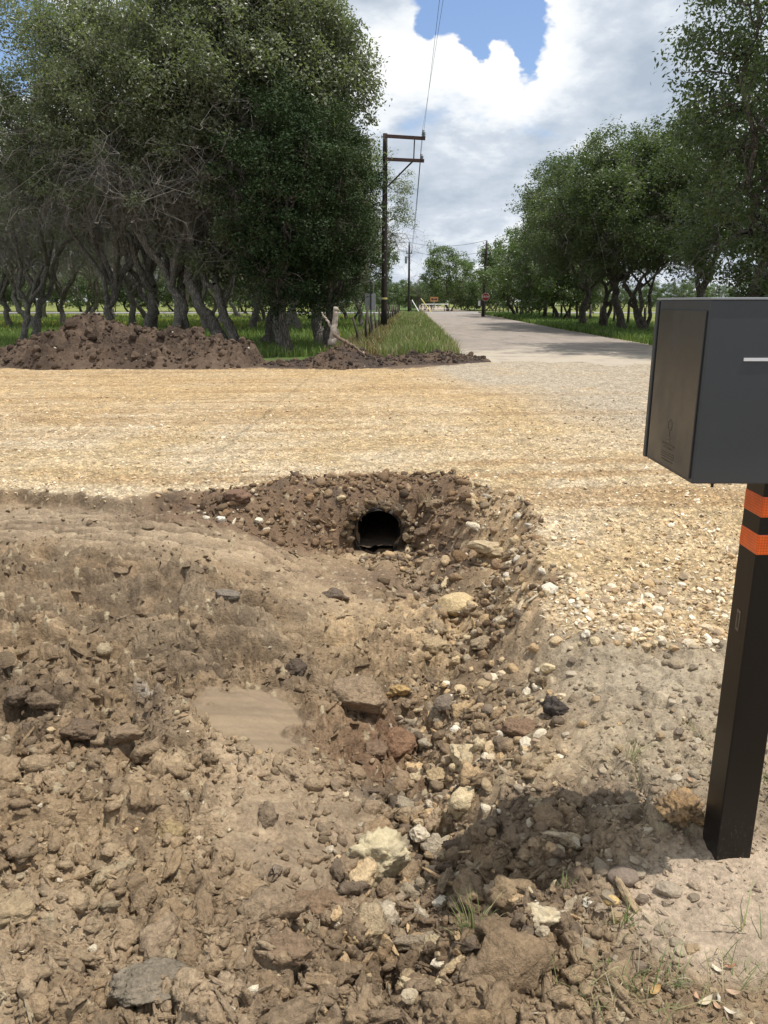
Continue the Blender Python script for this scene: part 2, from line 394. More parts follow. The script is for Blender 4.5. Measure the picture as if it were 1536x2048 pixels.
    chin = (np.abs(X - PIPE_X) < PIPE_R + .015) & (Y > PIPE_Y - .5) & (Y < PIPE_Y + .012); z = np.where(chin, np.minimum(z, PIPE_Z - PIPE_R * .74), z)
    # far land a touch below the road, rolling fields
    z = np.where(Y > 20, z + farg * (-.06 + .15 * fbm(X * .03, Y * .03, 55, 2) * sst(30, 60, Y)), z)
    # ----------------------------------------------------------- colours of the soil, with relief shade and a mailbox shadow surround painted in
    n1 = fbm(X * 1.1, Y * 1.1, 201, 4); n2 = fbm(X * 4.3, Y * 4.3, 202, 4); n3 = fbm(X * 17, Y * 17, 203, 3)
    def C(*c): return np.array(c)
    col = C(.235, .168, .100)[None] * np.ones(X.shape + (1,))
    def mixc(c, m_):
        nonlocal col
        m_ = np.clip(m_, 0, 1)[..., None]; col = col * (1 - m_) + np.asarray(c) * m_
    mixc((.33, .245, .150), sst(.0, .5, n1 + .6 * n2))
    mixc((.130, .090, .056), sst(.08, .45, -n1 + .7 * n2) * .85)
    mixc((.185, .142, .095), .75 * spot(X, Y, 200, 1200, 2.4, 1.1, -.1) * sst(-.5, .4, n2))            # grey drying mud, left
    mixc((.245, .190, .130), .8 * spot(X, Y, 150, 1060, 1.6, .6, -.1))
    mixc((.115, .085, .060), .75 * spot(X, Y, 150, 1440, .8, .35, -.05) * sst(-.3, .5, n2))
    mixc((.115, .082, .052), .6 * sst(.08, .45, fbm(X * 2.7, Y * 2.7, 207, 4)) * sst(-.2, .3, n3 + .3))
    mixc((.40, .29, .165), .8 * spot(X, Y, 800, 1290, .42, .7, -.45) * sst(-.35, .4, n2 + .5 * n3))
    mixc((.145, .10, .068), .8 * spot(X, Y, 740, 1160, .75, .45, -.55) * sst(-.5, .4, n2))
    mixc((.43, .315, .18), .9 * spot(X, Y, 880, 1210, .34, .45, -.5) * sst(-.4, .2, n2 + .6 * n3))
    mixc((.17, .095, .055), .6 * spot(X, Y, 790, 1500, .35, .45, -.35) * sst(-.6, .3, n2))
    mixc((.37, .285, .18), .7 * spot(X, Y, 940, 1560, .35, .6, -.2) * sst(-.3, .4, n2 + n3))
    mixc((.34, .26, .175), .6 * spot(X, Y, 610, 1650, .35, .5, -.15))
    mixc((.36, .275, .185), .6 * spot(X, Y, 250, 1990, .7, .22, 0) * sst(-.4, .3, n2))
    mixc((.33, .245, .155), .55 * sst(1.9, 1.5, Y) * sst(-.2, .5, n2 + n1))
    # grey dirty soil around the mailbox
    mixc((.35, .295, .215), sst(.55, .95, X) * sst(4.6, 4.0, Y) * sst(1.75, 2.3, Y) * (.75 + .3 * n2))
    mixc((.135, .10, .072), .8 * spot(X, Y, 1190, 1690, .62, .36, -.02) * sst(-.6, .4, n2))  # dark soil, deepened in colour so the mailbox shadow's edge blends in
    mixc((.09, .075, .062), .7 * spot(X, Y, 790, 1590, .2, .1, -.3) + .7 * spot(X, Y, 1150, 1420, .22, .1, -.02) * sst(-.5, .3, n2))
    mixc((.41, .325, .24), spot(X, Y, 1480, 1790, .36, .25, 0, .5))
    mixc((.37, .33, .28), .85 * spot(X, Y, 330, 1420, .12, .08, -.1))
    mixc((.205, .153, .098), .85 * wp)
    ua = X * .92 + Y * .38; va = -X * .38 + Y * .92
    col = col * (1 + (.16 * smooth * sst(.3, .8, smooth) * vn(ua * 2.2, va * 46, 95))[..., None])
    # dark clay wall round the pipe, then the clods' tones with painted relief shade
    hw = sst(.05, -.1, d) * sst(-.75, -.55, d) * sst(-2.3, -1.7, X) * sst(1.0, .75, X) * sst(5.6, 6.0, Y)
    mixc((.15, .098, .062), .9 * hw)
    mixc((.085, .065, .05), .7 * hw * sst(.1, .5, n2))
    rr = sst(.05, -.05, d) * sst(-.6, -.3, d) * sst(.5, .9, X) * sst(3.3, 3.9, Y) * sst(7, 6, Y)
    mixc((.40, .285, .165), .85 * rr)
    col = col * np.array([1.13, 1.09, 1.03]); col = col * .9 + .1 * col.mean(-1, keepdims=True)
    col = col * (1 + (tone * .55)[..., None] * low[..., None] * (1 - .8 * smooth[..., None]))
    pale = (_h(np.floor(X * 45), np.floor(Y * 45), 7) > .965) * low * (1 - smooth)
    mixc((.46, .38, .25), pale * .8)
    # gravel
    yel = sst(-.5, .5, n1)[..., None]
    gc = C(.55, .405, .225) * yel + C(.61, .49, .33) * (1 - yel)
    og = (sst(9, 15, Y) * .55)[..., None]; gc = gc * (1 - og) + C(.56, .38, .19) * og
    gc = gc * (1 + .12 * n2[..., None] + .42 * gt[..., None] * (1 - .5 * sst(-.1, .4, vn(X * .4, Y * 2.6 + .2 * X, 209)))[..., None])
    stk = sst(.0, .5, fbm(X * .28 + Y * .05, Y * 3.4 - .3 * X, 205, 4, .65))[..., None]
    gc = gc * (1 - .75 * stk) + C(.42, .275, .14) * .75 * stk
    greyr = np.clip(sst(1.2, 3.4, X - (16 - Y) * .12) * sst(7.5, 11, Y) + sst(13.5, 18, Y) * sst(.5, 2.2, X), 0, 1)
    greyr = greyr * sst(-.9, .3, n1 + .3 + .5 * n2)
    gc = gc * (1 - greyr[..., None]) + C(.50, .42, .315) * (1 + .15 * n2[..., None]) * greyr[..., None]
    brn = rut[..., None] * .5
    gc = gc * (1 - brn) + C(.40, .27, .14) * brn
    m_ = onG[..., None]; col = col * (1 - m_) + gc * m_
    gravel = onG.copy()
    # beyond the gravel: dark soil rim then grass fields
    bound = 19.3 + .35 * n1 + .25 * n2 - .05 * np.clip(X, -20, 0) * 0 + np.where(X > .5, (X - .5) * .9, 0)
    be = sst(-.25, .25, Y - bound)
    inroad = sst(road_edges(Y)[0] - .5, road_edges(Y)[0], X) * sst(road_edges(Y)[1] + .9, road_edges(Y)[1] + .3, X)
    be2 = be * (1 - inroad)
    mixc((.125, .088, .062), be2); gravel = gravel * (1 - be2)
    gr = sst(21.2, 23.2, Y + .5 * n1 + .35 * n2 - np.where(X > -.5, (X + .5) * .45, 0) * sst(4, 2.2, X)) * (1 - inroad)
    gr = np.maximum(gr, sst(road_edges(Y)[1] + .3, road_edges(Y)[1] + 1.0, X) * sst(14, 17, Y))
    gcol = C(.075, .115, .028) * (1 + .35 * n1[..., None]) * (1 + .25 * n2[..., None])
    far_y = (sst(36, 60, Y) * sst(-6, -14, X) + sst(45, 60, Y) * sst(16, 22, X))[..., None]
    gcol = gcol * (1 - far_y * .75) + C(.20, .21, .055) * far_y * .75
    m_ = gr[..., None]; col = col * (1 - m_) + gcol * m_
    gravel = gravel * (1 - gr)
    wet = smooth * (wp + spot(X, Y, 150, 1060, 1.6, .7, -.1) * .35)
    return z, np.clip(col, .02, .8), np.clip(wet, 0, 1) * low, np.clip(gravel, 0, 1)

def ground_mat():
    m = bpy.data.materials.new('ground_soil'); m.use_nodes = True
    T = NT(m.node_tree); bs = T.n['Principled BSDF']
    tc = T.add('ShaderNodeTexCoord').outputs['Object']
    at = T.add('ShaderNodeAttribute', attribute_name='soil'); wt = T.add('ShaderNodeAttribute', attribute_name='wet'); gv = T.add('ShaderNodeAttribute', attribute_name='gravel')
    cd = T.add('ShaderNodeSeparateXYZ', inp={0: tc}).outputs[1]
    nearf = T.mapr(cd, 5.0, 16.0, 1.0, 0.0)
    # stone by stone tones in the gravel
    vo = T.add('ShaderNodeTexVoronoi', inp={'Vector': tc, 'Scale': 30.0}); vo2 = T.add('ShaderNodeTexVoronoi', inp={'Vector': tc, 'Scale': 14.0})
    s1 = T.add('ShaderNodeSeparateColor', inp={0: vo.outputs['Color']}).outputs[0]; s2 = T.add('ShaderNodeSeparateColor', inp={0: vo2.outputs['Color']}).outputs[1]
    tone = T.math('ADD', T.math('MULTIPLY', s1, 0.55), T.math('MULTIPLY', s2, 0.45))
    gt = T.mapr(tone, 0.05, 0.95, 0.50, 1.42, False)
    gap = T.mapr(vo.outputs['Distance'], 0.30, 0.62, 1.0, 0.62)
    gt = T.math('MULTIPLY', gt, gap)
    gm = T.math('MULTIPLY', gv.outputs['Fac'], 0.85)
    fac = T.add('ShaderNodeMix', data_type='FLOAT', inp={0: gm, 2: 1.0, 3: gt}).outputs[0]
    n = T.noise(tc, 60, 6, 0.65).outputs['Fac']; n2 = T.noise(tc, 7, 6, 0.6).outputs['Fac']
    f2 = T.math('MULTIPLY', T.mapr(n, 0.25, 0.75, 0.62, 1.38, False), T.mapr(n2, 0.25, 0.75, 0.78, 1.22, False))
    wetk = T.math('SUBTRACT', 1.0, T.math('MULTIPLY', wt.outputs['Fac'], 0.8))
    f2 = T.add('ShaderNodeMix', data_type='FLOAT', inp={0: wetk, 2: 1.0, 3: f2}).outputs[0]
    c = T.vmath('SCALE', at.outputs['Color'], scale=T.math('MULTIPLY', fac, f2)).outputs[0]
    T.l.new(c, bs.inputs['Base Color'])
    T.l.new(T.mapr(wt.outputs['Fac'], 0.1, 0.9, 0.93, 0.42, False), bs.inputs['Roughness'])
    bs.inputs['Specular IOR Level'].default_value = 0.25
    h = T.math('ADD', T.math('MULTIPLY', T.noise(tc, 110, 8, 0.70).outputs['Fac'], 0.013), T.math('MULTIPLY', T.noise(tc, 30, 6, 0.62).outputs['Fac'], 0.024))
    h = T.math('MULTIPLY', h, wetk)
    hg = T.math('MULTIPLY', T.math('SUBTRACT', 1.0, vo.outputs['Distance']), T.math('MULTIPLY', gv.outputs['Fac'], 0.022))
    h = T.math('ADD', h, hg)
    b = T.add('ShaderNodeBump', inp={'Strength': 0.9, 'Distance': 1.0, 'Height': h})
    T.l.new(b.outputs[0], bs.inputs['Normal'])
    return m
M_GROUND = ground_mat()

def rows():
    ys = [-40, -20, -10, -5, -2.5, -1.2, -.4, .1, .4, .65, .85]
    y = 1.0
    while y < 7.6: ys.append(y); y += max(.0062, .0034 * y)
    while y < 26: ys.append(y); y += .0075 * y
    while y < 160: ys.append(y); y += .03 * y
    while y < 5000: ys.append(y); y += .18 * y
    return np.array(ys)
def cols():
    s = list(np.arange(-.58, .5801, .0025)); out = s[:]
    a = .58; st = .01
    while a < 9: a += st; st *= 1.25; out = [-a] + out + [a]
    return np.array(out)
ry, cx = rows(), cols()
GYY, GSS = np.meshgrid(ry, cx, indexing='ij')
GXX = GSS * np.maximum(GYY, 1.25)
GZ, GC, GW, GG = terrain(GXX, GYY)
nr, nc = GXX.shape
gv_ = np.stack([GXX, GYY, GZ], -1).reshape(-1, 3)
i = np.arange(nr - 1)[:, None] * nc; j = np.arange(nc - 1)[None, :]
gf_ = np.stack([i + j, i + j + 1, i + nc + j + 1, i + nc + j], -1).reshape(-1, 4)
# open the ground where the culvert comes out of the bank
fc = gv_[gf_].mean(1)
cut = (np.hypot(fc[:, 0] - PIPE_X, fc[:, 2] - PIPE_Z) < PIPE_R * .90) & (fc[:, 1] > PIPE_Y + .01) & (fc[:, 1] < 7.6) & (fc[:, 2] > PIPE_Z - PIPE_R * .97)
gf_ = gf_[~cut]
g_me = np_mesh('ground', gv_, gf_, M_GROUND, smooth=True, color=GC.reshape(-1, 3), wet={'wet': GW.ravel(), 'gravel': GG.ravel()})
ground = link('ground', g_me); tag(ground, kind='structure')
ground['label'] = 'bare churned soil and tan gravel ground with a shallow ditch'

def height(X, Y):
    """bilinear height of the built ground"""
    X = np.atleast_1d(np.asarray(X, float)); Y = np.atleast_1d(np.asarray(Y, float))
    r = np.clip(np.searchsorted(ry, Y) - 1, 0, nr - 2); s = X / np.maximum(Y, 1.25)
    c = np.clip(np.searchsorted(cx, s) - 1, 0, nc - 2)
    fy = np.clip((Y - ry[r]) / (ry[r + 1] - ry[r]), 0, 1); fx = np.clip((s - cx[c]) / (cx[c + 1] - cx[c]), 0, 1)
    def q(A): return (A[r, c] * (1 - fx) + A[r, c + 1] * fx) * (1 - fy) + (A[r + 1, c] * (1 - fx) + A[r + 1, c + 1] * fx) * fy
    return q(GZ)
def ground_col(X, Y):
    r = np.clip(np.searchsorted(ry, Y) - 1, 0, nr - 2); c = np.clip(np.searchsorted(cx, X / np.maximum(Y, 1.25)) - 1, 0, nc - 2)
    return GC[r, c]
def hit(px, py):
    """where the sight line of a photograph pixel meets the ground"""
    d = pdir(px, py)
    t = np.linspace(.8, 60, 12000) if d[2] > -.09 else np.linspace(.8, 16, 9000)
    x, y, z = d[0] * t, d[1] * t, CAM_H + d[2] * t
    hh = height(x, y); k = np.argmax(z < hh)
    return float(x[k]), float(y[k]), float(hh[k])
# ------------------------------------------------------------------ rock materials
def soil_mat(name, rough=.95, nscale=70, dark=(.6, 1.4), bump=.006, attr=True, base=(.3, .2, .1)):
    m = bpy.data.materials.new(name); m.use_nodes = True; T = NT(m.node_tree); bs = T.n['Principled BSDF']
    tc = T.add('ShaderNodeTexCoord').outputs['Object']
    n = T.noise(tc, nscale, 7, 0.68).outputs['Fac']; n2 = T.noise(tc, nscale * .17, 5, 0.6).outputs['Fac']
    f = T.math('MULTIPLY', T.mapr(n, .25, .75, dark[0], dark[1], False), T.mapr(n2, .25, .75, .8, 1.2, False))
    if attr: src = T.add('ShaderNodeAttribute', attribute_name='soil').outputs['Color']
    else:
        rgb = T.add('ShaderNodeRGB'); rgb.outputs[0].default_value = (*base, 1); src = rgb.outputs[0]
    c = T.vmath('SCALE', src, scale=f).outputs[0]; T.l.new(c, bs.inputs['Base Color'])
    bs.inputs['Roughness'].default_value = rough; bs.inputs['Specular IOR Level'].default_value = .2
    h = T.math('ADD', T.math('MULTIPLY', n, bump), T.math('MULTIPLY', T.noise(tc, nscale * .45, 5, .6).outputs['Fac'], bump * 1.6))
    b = T.add('ShaderNodeBump', inp={'Strength': 1.0, 'Distance': 1.0, 'Height': h})
    T.l.new(b.outputs[0], bs.inputs['Normal'])
    return m
M_STONE = soil_mat('limestone_stone', .9, 90, (.72, 1.25), .004)
M_CLOD = soil_mat('clay_clod', .95, 75, (.58, 1.42), .013)

def ico(sub):
    bm = bmesh.new(); bmesh.ops.create_icosphere(bm, subdivisions=sub, radius=1.0)
    v = np.array([x.co[:] for x in bm.verts]); f = np.array([[q.index for q in p.verts] for p in bm.faces]); bm.free()
    return v, f
ICO = {k: ico(k) for k in (1, 2, 3, 4, 5)}
rng = np.random.default_rng(7)
def proto_rock(sub, seed, rough=.25, facets=9, flat=.75):
    """a rock: a sphere cut by random planes, then roughened"""
    r = np.random.default_rng(seed); v, f = ICO[sub]; v = v.copy()
    nrm = r.normal(size=(facets, 3)); nrm /= np.linalg.norm(nrm, axis=1, keepdims=True); dd = r.uniform(.55, .9, facets)
    for n_, d_ in zip(nrm, dd):
        s = v @ n_; m = s > d_; v[m] -= np.outer(s[m] - d_, n_) * .92
    if sub >= 3:
        off = r.uniform(0, 50, 3)
        for i_ in range(len(v)):
            p = Vector(v[i_] * 1.3 + off)
            q = mnoise.fractal(p * 1.6, .8, 2.1, 6) * rough * .5 + mnoise.fractal(p * 6, .7, 2.1, 4) * rough * .18
            v[i_] *= 1 + q
    elif facets == 0: v *= 1 + r.normal(0, .13, (len(v), 1))
    else: v *= 1 + r.normal(0, .06, (len(v), 1))
    return v * np.array([1, 1, flat]), f
PROTO1 = [proto_rock(1, 10 + k, facets=4) for k in range(16)]
PROTO2 = [proto_rock(2, 40 + k, facets=8) for k in range(16)]
CRUMB1 = [proto_rock(1, 110 + k, facets=0) for k in range(16)]
CRUMB2 = [proto_rock(2, 140 + k, facets=0) for k in range(16)]
def rotm(r, n):
    """n random rotations"""
    q = r.normal(size=(n, 4)); q /= np.linalg.norm(q, axis=1, keepdims=True); a, b, c, d = q.T
    return np.stack([np.stack([1 - 2 * (c * c + d * d), 2 * (b * c - a * d), 2 * (b * d + a * c)], -1), np.stack([2 * (b * c + a * d), 1 - 2 * (b * b + d * d), 2 * (c * d - a * b)], -1),
                     np.stack([2 * (b * d - a * c), 2 * (c * d + a * b), 1 - 2 * (b * b + c * c)], -1)], 1)
def scatter_mesh(name, X, Y, size, col, mat, protos, sink=.25, seed=1, squash=.7, smooth=False, lo=None, thr=.0085):
    r = np.random.default_rng(seed); Z = height(X, Y); V = []; F = []; Cc = []; base = 0; n = len(X)
    pid = r.integers(0, len(protos), n)
    if lo is not None:          # stones that show small get fewer faces
        far_ = size / np.sqrt(X * X + Y * Y + 2.5) < thr; pid = np.where(far_, len(protos) + pid % len(lo), pid); protos = list(protos) + list(lo)
    rz = r.uniform(0, 6.283, n); tilt = rotm(r, n); asp = r.uniform(.65, 1.25, (n, 2))
    for k, (pv, pf) in enumerate(protos):
        idx = np.where(pid == k)[0]
        if not len(idx): continue
        v = pv[None] * np.stack([asp[idx, 0], asp[idx, 1], np.full(len(idx), squash)], -1)[:, None, :]
        Rm = tilt[idx]; small = .45                                   # partly random tilt
        v = v @ np.transpose(Rm, (0, 2, 1)) * small + v * (1 - small)
        c, s = np.cos(rz[idx])[:, None], np.sin(rz[idx])[:, None]
        v = np.stack([v[..., 0] * c - v[..., 1] * s, v[..., 0] * s + v[..., 1] * c, v[..., 2]], -1) * (size[idx] * .5)[:, None, None]
        v += np.stack([X[idx], Y[idx], Z[idx] + size[idx] * squash * (.5 - sink) * .8], -1)[:, None, :]
        nv = pv.shape[0]; V.append(v.reshape(-1, 3)); F.append((pf[None] + (base + np.arange(len(idx)) * nv)[:, None, None]).reshape(-1, 3))
        Cc.append(np.repeat(col[idx], nv, axis=0)); base += nv * len(idx)
    o = link(name, np_mesh(name, np.concatenate(V), np.concatenate(F), mat, smooth, np.concatenate(Cc))); return o
def pts_px(r, n, zone):
    """random ground points with an even spread over the surveyed zone [(px,py)...box], returned in metres"""
    x0, x1, y0, y1 = zone
    a = r.uniform(x0, x1, n); b = y0 + (y1 - y0) * r.uniform(0, 1, n)
    P_ = np.array([pw(p, q) for p, q in zip(a, b)]); return P_[:, 0], P_[:, 1]
def near_pts(r, n, ymin, ymax, power=1.6):
    """points denser near the camera, as small stones can be made out only there"""
    u = r.uniform(0, 1, n); y = (ymin ** (1 - power) + u * (ymax ** (1 - power) - ymin ** (1 - power))) ** (1 / (1 - power))
    x = r.uniform(-.62, .62, n) * y; return x, y
YEL = np.array([[.60,.45,.27],[.66,.53,.36],[.54,.38,.21],[.72,.62,.46],[.50,.35,.20],[.60,.48,.30],[.40,.30,.20],[.74,.66,.52]])
BRN = np.array([[.29,.21,.13],[.24,.17,.105],[.19,.135,.085],[.34,.255,.165],[.26,.19,.125],[.31,.215,.125],[.16,.12,.085]])
GRY = np.array([[.34,.28,.20],[.44,.36,.25],[.28,.225,.16],[.50,.42,.31],[.38,.28,.17],[.22,.17,.125]])
def pick(r, P_, n, jit=.1): return P_[r.integers(0, len(P_), n)] * (1 + r.normal(0, jit, (n, 1)))
r = np.random.default_rng(11)
# gravel chips on the platform
x, y = near_pts(r, 60000, 3.2, 19.5, 1.75); d_, _, _ = edge_dist(x, y)
keep = (d_ > -.05) & (r.uniform(0, 1, len(x)) < .55 + .45 * vn(x * 1.3, y * 1.3, 3)) & ~((x > 1.5) & (y > 13.5 + 0 * x)); x, y = x[keep], y[keep]
sz = np.clip(r.lognormal(-3.68, .42, len(x)), .010, .07) * np.where(y > 9, 1.15, 1.0)
hp = (x > .8) & (y > 3.9) & (y < 5.6); sz[hp] *= 1.25
c = pick(r, YEL, len(x)); gm = (x > (1.2 + (16 - y) * .12)) & (y > 9); c[gm] = pick(r, GRY, gm.sum()) * 1.15
o = scatter_mesh('gravel', x, y, sz, c, M_STONE, PROTO1, .25, 2, .6); tag(o, 'loose tan gravel chips spread over the driveway', kind='stuff')
# pebbles and crumbs on the soil
x, y = near_pts(r, 42000, 1.15, 6.6, 2.0); d_, _, _ = edge_dist(x, y)
dens_ = .35 + .5 * sst(-.3, .5, fbm(x * 1.5, y * 1.5, 21, 3)) - 1.5 * wetpatch(x, y) - .6 * spot(x, y, 150, 1100, 1.6, .8, -.1) - .5 * spot(x, y, 1480, 1790, .36, .25) - .5 * spot(x, y, 600, 1650, .25, .4, -.15)
keep = (d_ < .0) & (r.uniform(0, 1, len(x)) < dens_) & ~((np.abs(x - PIPE_X) < .25) & (y > 6.3)); x, y, d_ = x[keep], y[keep], d_[keep]
sz = np.clip(r.lognormal(-4.25, .48, len(x)), .006, .05)
c = pick(r, BRN, len(x), .15); ri = (x > .55) & (r.uniform(0, 1, len(x)) < .8); c[ri] = pick(r, GRY, ri.sum())
ye = (np.abs(x - .35) < .55) & (y > 2.2) & (r.uniform(0, 1, len(x)) < .5); c[ye] = pick(r, YEL, ye.sum()) * .85
pa = r.uniform(0, 1, len(x)) < .045; c[pa] = pick(r, YEL, pa.sum()) * .9
ok_ = ~pa; c[ok_] = c[ok_] * .35 + ground_col(x, y)[ok_] * .65
o = scatter_mesh('soil_crumbs', x, y, sz, c, M_CLOD, CRUMB1, .3, 3, .8); tag(o, 'brown soil crumbs and small pebbles on the churned mud', kind='stuff')
# medium clods
x, y = near_pts(r, 9500, 1.2, 6.9, 1.4); d_, _, _ = edge_dist(x, y)
hwall = (d_ > -.75) & (x > -2.2) & (x < .95) & (y > 5.6)
dens_ = .10 + .5 * sst(0, .6, fbm(x * 1.5, y * 1.5, 21, 3)) + .75 * spot(x, y, 850, 1450, .5, 1.4, -.35) + 1.2 * hwall + .5 * spot(x, y, 120, 1440, .8, .4) + .5 * spot(x, y, 700, 1880, 1.0, .3) + .1 * (y < 1.9) - 2 * wetpatch(x, y) - .8 * spot(x, y, 150, 1120, 1.8, .9, -.1) - 1.0 * spot(x, y, 1480, 1790, .4, .28)
keep = (d_ < .02) & (r.uniform(0, 1, len(x)) < dens_) & ~((np.abs(x - PIPE_X) < .24) & (y > 6.2) & (y < 7)) & ~((np.abs(x - 1.03) < .08) & (np.abs(y - 1.98) < .08)); x, y, d_ = x[keep], y[keep], d_[keep]
sz = np.clip(r.lognormal(-3.25, .42, len(x)), .02, .11) * np.where(y < 2.2, .8, 1) * np.where(x > .6, .7, 1)
c = pick(r, BRN, len(x), .12); ri = (x > .75) & (r.uniform(0, 1, len(x)) < .7); c[ri] = pick(r, GRY, ri.sum())
ye = (np.abs(x - .4) < .5) & (y > 2.3) & (y < 6) & (r.uniform(0, 1, len(x)) < .38); c[ye] = pick(r, YEL, ye.sum()) * .8
c = c * .4 + ground_col(x, y) * .6
o = scatter_mesh('soil_lumps', x, y, sz, c, M_CLOD, CRUMB2, .36, 4, .8, True, CRUMB1, .014); tag(o, 'brown clay lumps strewn through the ditch and mud', kind='stuff')

PROTO3 = [proto_rock(3, 70 + k, .95, 4, .85) for k in range(14)]
r = np.random.default_rng(31); x, y = near_pts(r, 2600, 1.25, 6.6, 1.25); d_, w_, _ = edge_dist(x, y)
dn = .25 + .8 * sst(2.6, 1.9, y) * sst(.7, .3, x) + .6 * spot(x, y, 120, 1440, .8, .4) + .7 * spot(x, y, 850, 1450, .45, 1.3, -.35) - 2 * wetpatch(x, y) - .5 * spot(x, y, 150, 1120, 1.8, .9, -.1) - 1. * spot(x, y, 1480, 1790, .4, .28) - .5 * spot(x, y, 610, 1660, .3, .4, -.15)
keep = (d_ < -.05) & (r.uniform(0, 1, len(x)) < dn) & ~((np.abs(x - PIPE_X) < .3) & (y > 6.0)) & ~((np.abs(x - 1.03) < .12) & (np.abs(y - 1.98) < .12)); x, y = x[keep], y[keep]
sz = np.clip(r.lognormal(-2.75, .38, len(x)), .035, .17) * np.where(x > .6, .6, 1)
c = pick(r, BRN, len(x), .1); ye = (np.abs(x - .4) < .5) & (y > 2.3) & (r.uniform(0, 1, len(x)) < .4); c[ye] = pick(r, YEL, ye.sum()) * .75
c = c * .4 + ground_col(x, y) * .6
o = scatter_mesh('broken_clods', x, y, sz, c, M_CLOD, PROTO3, .40, 34, .8, True, CRUMB2, .030); tag(o, 'fist-sized broken clods of brown clay heaped over the mud', kind='stuff')
r = np.random.default_rng(41); x, y = near_pts(r, 9000, 2.4, 6.6, 1.3); d_, w_, _ = edge_dist(x, y)
dn = .75 * spot(x, y, 230, 1230, 2.2, 1.2, -.1) + .4 * spot(x, y, 300, 1400, 1.2, .5, -.1) + .6 * spot(x, y, 200, 1080, 1.9, .9, -.1) - 1.2 * wetpatch(x, y); keep = (d_ < -.1) & (r.uniform(0, 1, len(x)) < dn * (.4 + .6 * (vn(x * 4, y * 4, 5) > 0))); x, y = x[keep], y[keep]
sz = np.clip(r.lognormal(-3.2, .5, len(x)), .015, .13); c = pick(r, BRN, len(x), .14) * .45 + ground_col(x, y) * .30
o = scatter_mesh('mud_flakes', x, y, sz, c, M_CLOD, PROTO2, .42, 44, .34, False, PROTO1, .014); tag(o, 'torn flat flakes of drying mud on the smeared left side', kind='stuff')
r = np.random.default_rng(51); n_ = 5200; t_ = r.uniform(0, len(CHAN) - 1.001, n_); k_ = t_.astype(int); f_ = (t_ - k_)[:, None]
p_ = CHAN[k_] * (1 - f_) + CHAN[k_ + 1] * f_; x = p_[:, 0] + r.normal(.04, .20, n_); y = p_[:, 1] + r.normal(0, .2, n_); d_, w_, _ = edge_dist(x, y)
keep = (d_ < -.12) & (r.uniform(0, 1, n_) < sst(-.6, .3, vn(x * 5, y * 5, 8)) * .8) & (y > 1.3) & ~((np.abs(x - PIPE_X) < .26) & (y > PIPE_Y - .16)) & ~((x < .0) & (y < 3.6) & (y > 2.4)); x, y = x[keep], y[keep]
sz = np.clip(r.lognormal(-3.15, .55, len(x)), .018, .15); big = sz > .06
c = pick(r, np.r_[BRN, BRN, YEL[[0, 2, 4, 5, 6]], GRY], len(x), .12) * .85 + ground_col(x, y) * .15
o = scatter_mesh('ditch_rubble', x[~big], y[~big], sz[~big], c[~big], M_CLOD, PROTO2, .3, 54, .8, False, PROTO1, .012); tag(o, 'mixed tan and brown rubble choking the bottom of the ditch', kind='stuff')
o = scatter_mesh('ditch_clods', x[big], y[big], sz[big], c[big], M_CLOD, PROTO3, .32, 55, .85, True, CRUMB2, .026); tag(o, 'bigger brown and tan clods heaped in the ditch', kind='stuff')
# earth lumps broken out of the bank round the pipe and the right rim
r = np.random.default_rng(21); x = r.uniform(-2.4, 1.9, 22000); y = r.uniform(3.9, 7.5, 22000); d_, w_, _ = edge_dist(x, y)
zz_ = height(x, y); keep = (d_ < .03) & (d_ > -w_ * 1.15) & (w_ > .3) & ~((np.abs(x - PIPE_X) < PIPE_R + .02) & (y < PIPE_Y + .02)) & ~((np.abs(x - PIPE_X) < PIPE_R) & (zz_ < PIPE_Z + PIPE_R) & (y < 7.2))
keep &= r.uniform(0, 1, len(x)) < np.where(x < .9, .62, .5); x, y = x[keep], y[keep]
sz = np.clip(r.lognormal(-3.05, .5, len(x)), .02, .15) * np.where(x > .9, .8, 1)
c = pick(r, BRN * np.array([.82, .76, .72]), len(x), .15); ri = (x > .75) & (r.uniform(0, 1, len(x)) < .75); c[ri] = pick(r, YEL, ri.sum()) * .8
ri = (x < .75) & (r.uniform(0, 1, len(x)) < .12); c[ri] = pick(r, YEL, ri.sum()) * .8
o = scatter_mesh('bank_lumps', x, y, sz, c, M_CLOD, CRUMB2, .35, 14, .85, True, CRUMB1, .011); tag(o, 'dark clay lumps broken out of the bank around the pipe', kind='stuff')
# clods fallen round the rim of the pipe
a = r.uniform(-.35, math.pi + .35, 110); V_ = []; F_ = []; C_ = []; b_ = 0; rt = rotm(r, 110)
for k in range(110):
    pv, pf = PROTO2[k % 16]; s_ = r.uniform(.025, .085); rd_ = PIPE_R + .004 + r.uniform(0, .07) + s_ * .25
    V_.append((pv * .5 * s_) @ rt[k].T + np.array([PIPE_X + math.cos(a[k]) * rd_, PIPE_Y - .02 + r.uniform(-.05, .06), PIPE_Z + math.sin(a[k]) * rd_])); F_.append(pf + b_); b_ += len(pv)
    C_.append(np.tile(pick(r, BRN, 1)[0] * .75, (len(pv), 1)))
o = link('rim_crumbs', np_mesh('rim_crumbs', np.concatenate(V_), np.concatenate(F_), M_CLOD, False, np.concatenate(C_))); tag(o, 'earth crumbs packed round the rim of the pipe', kind='stuff')

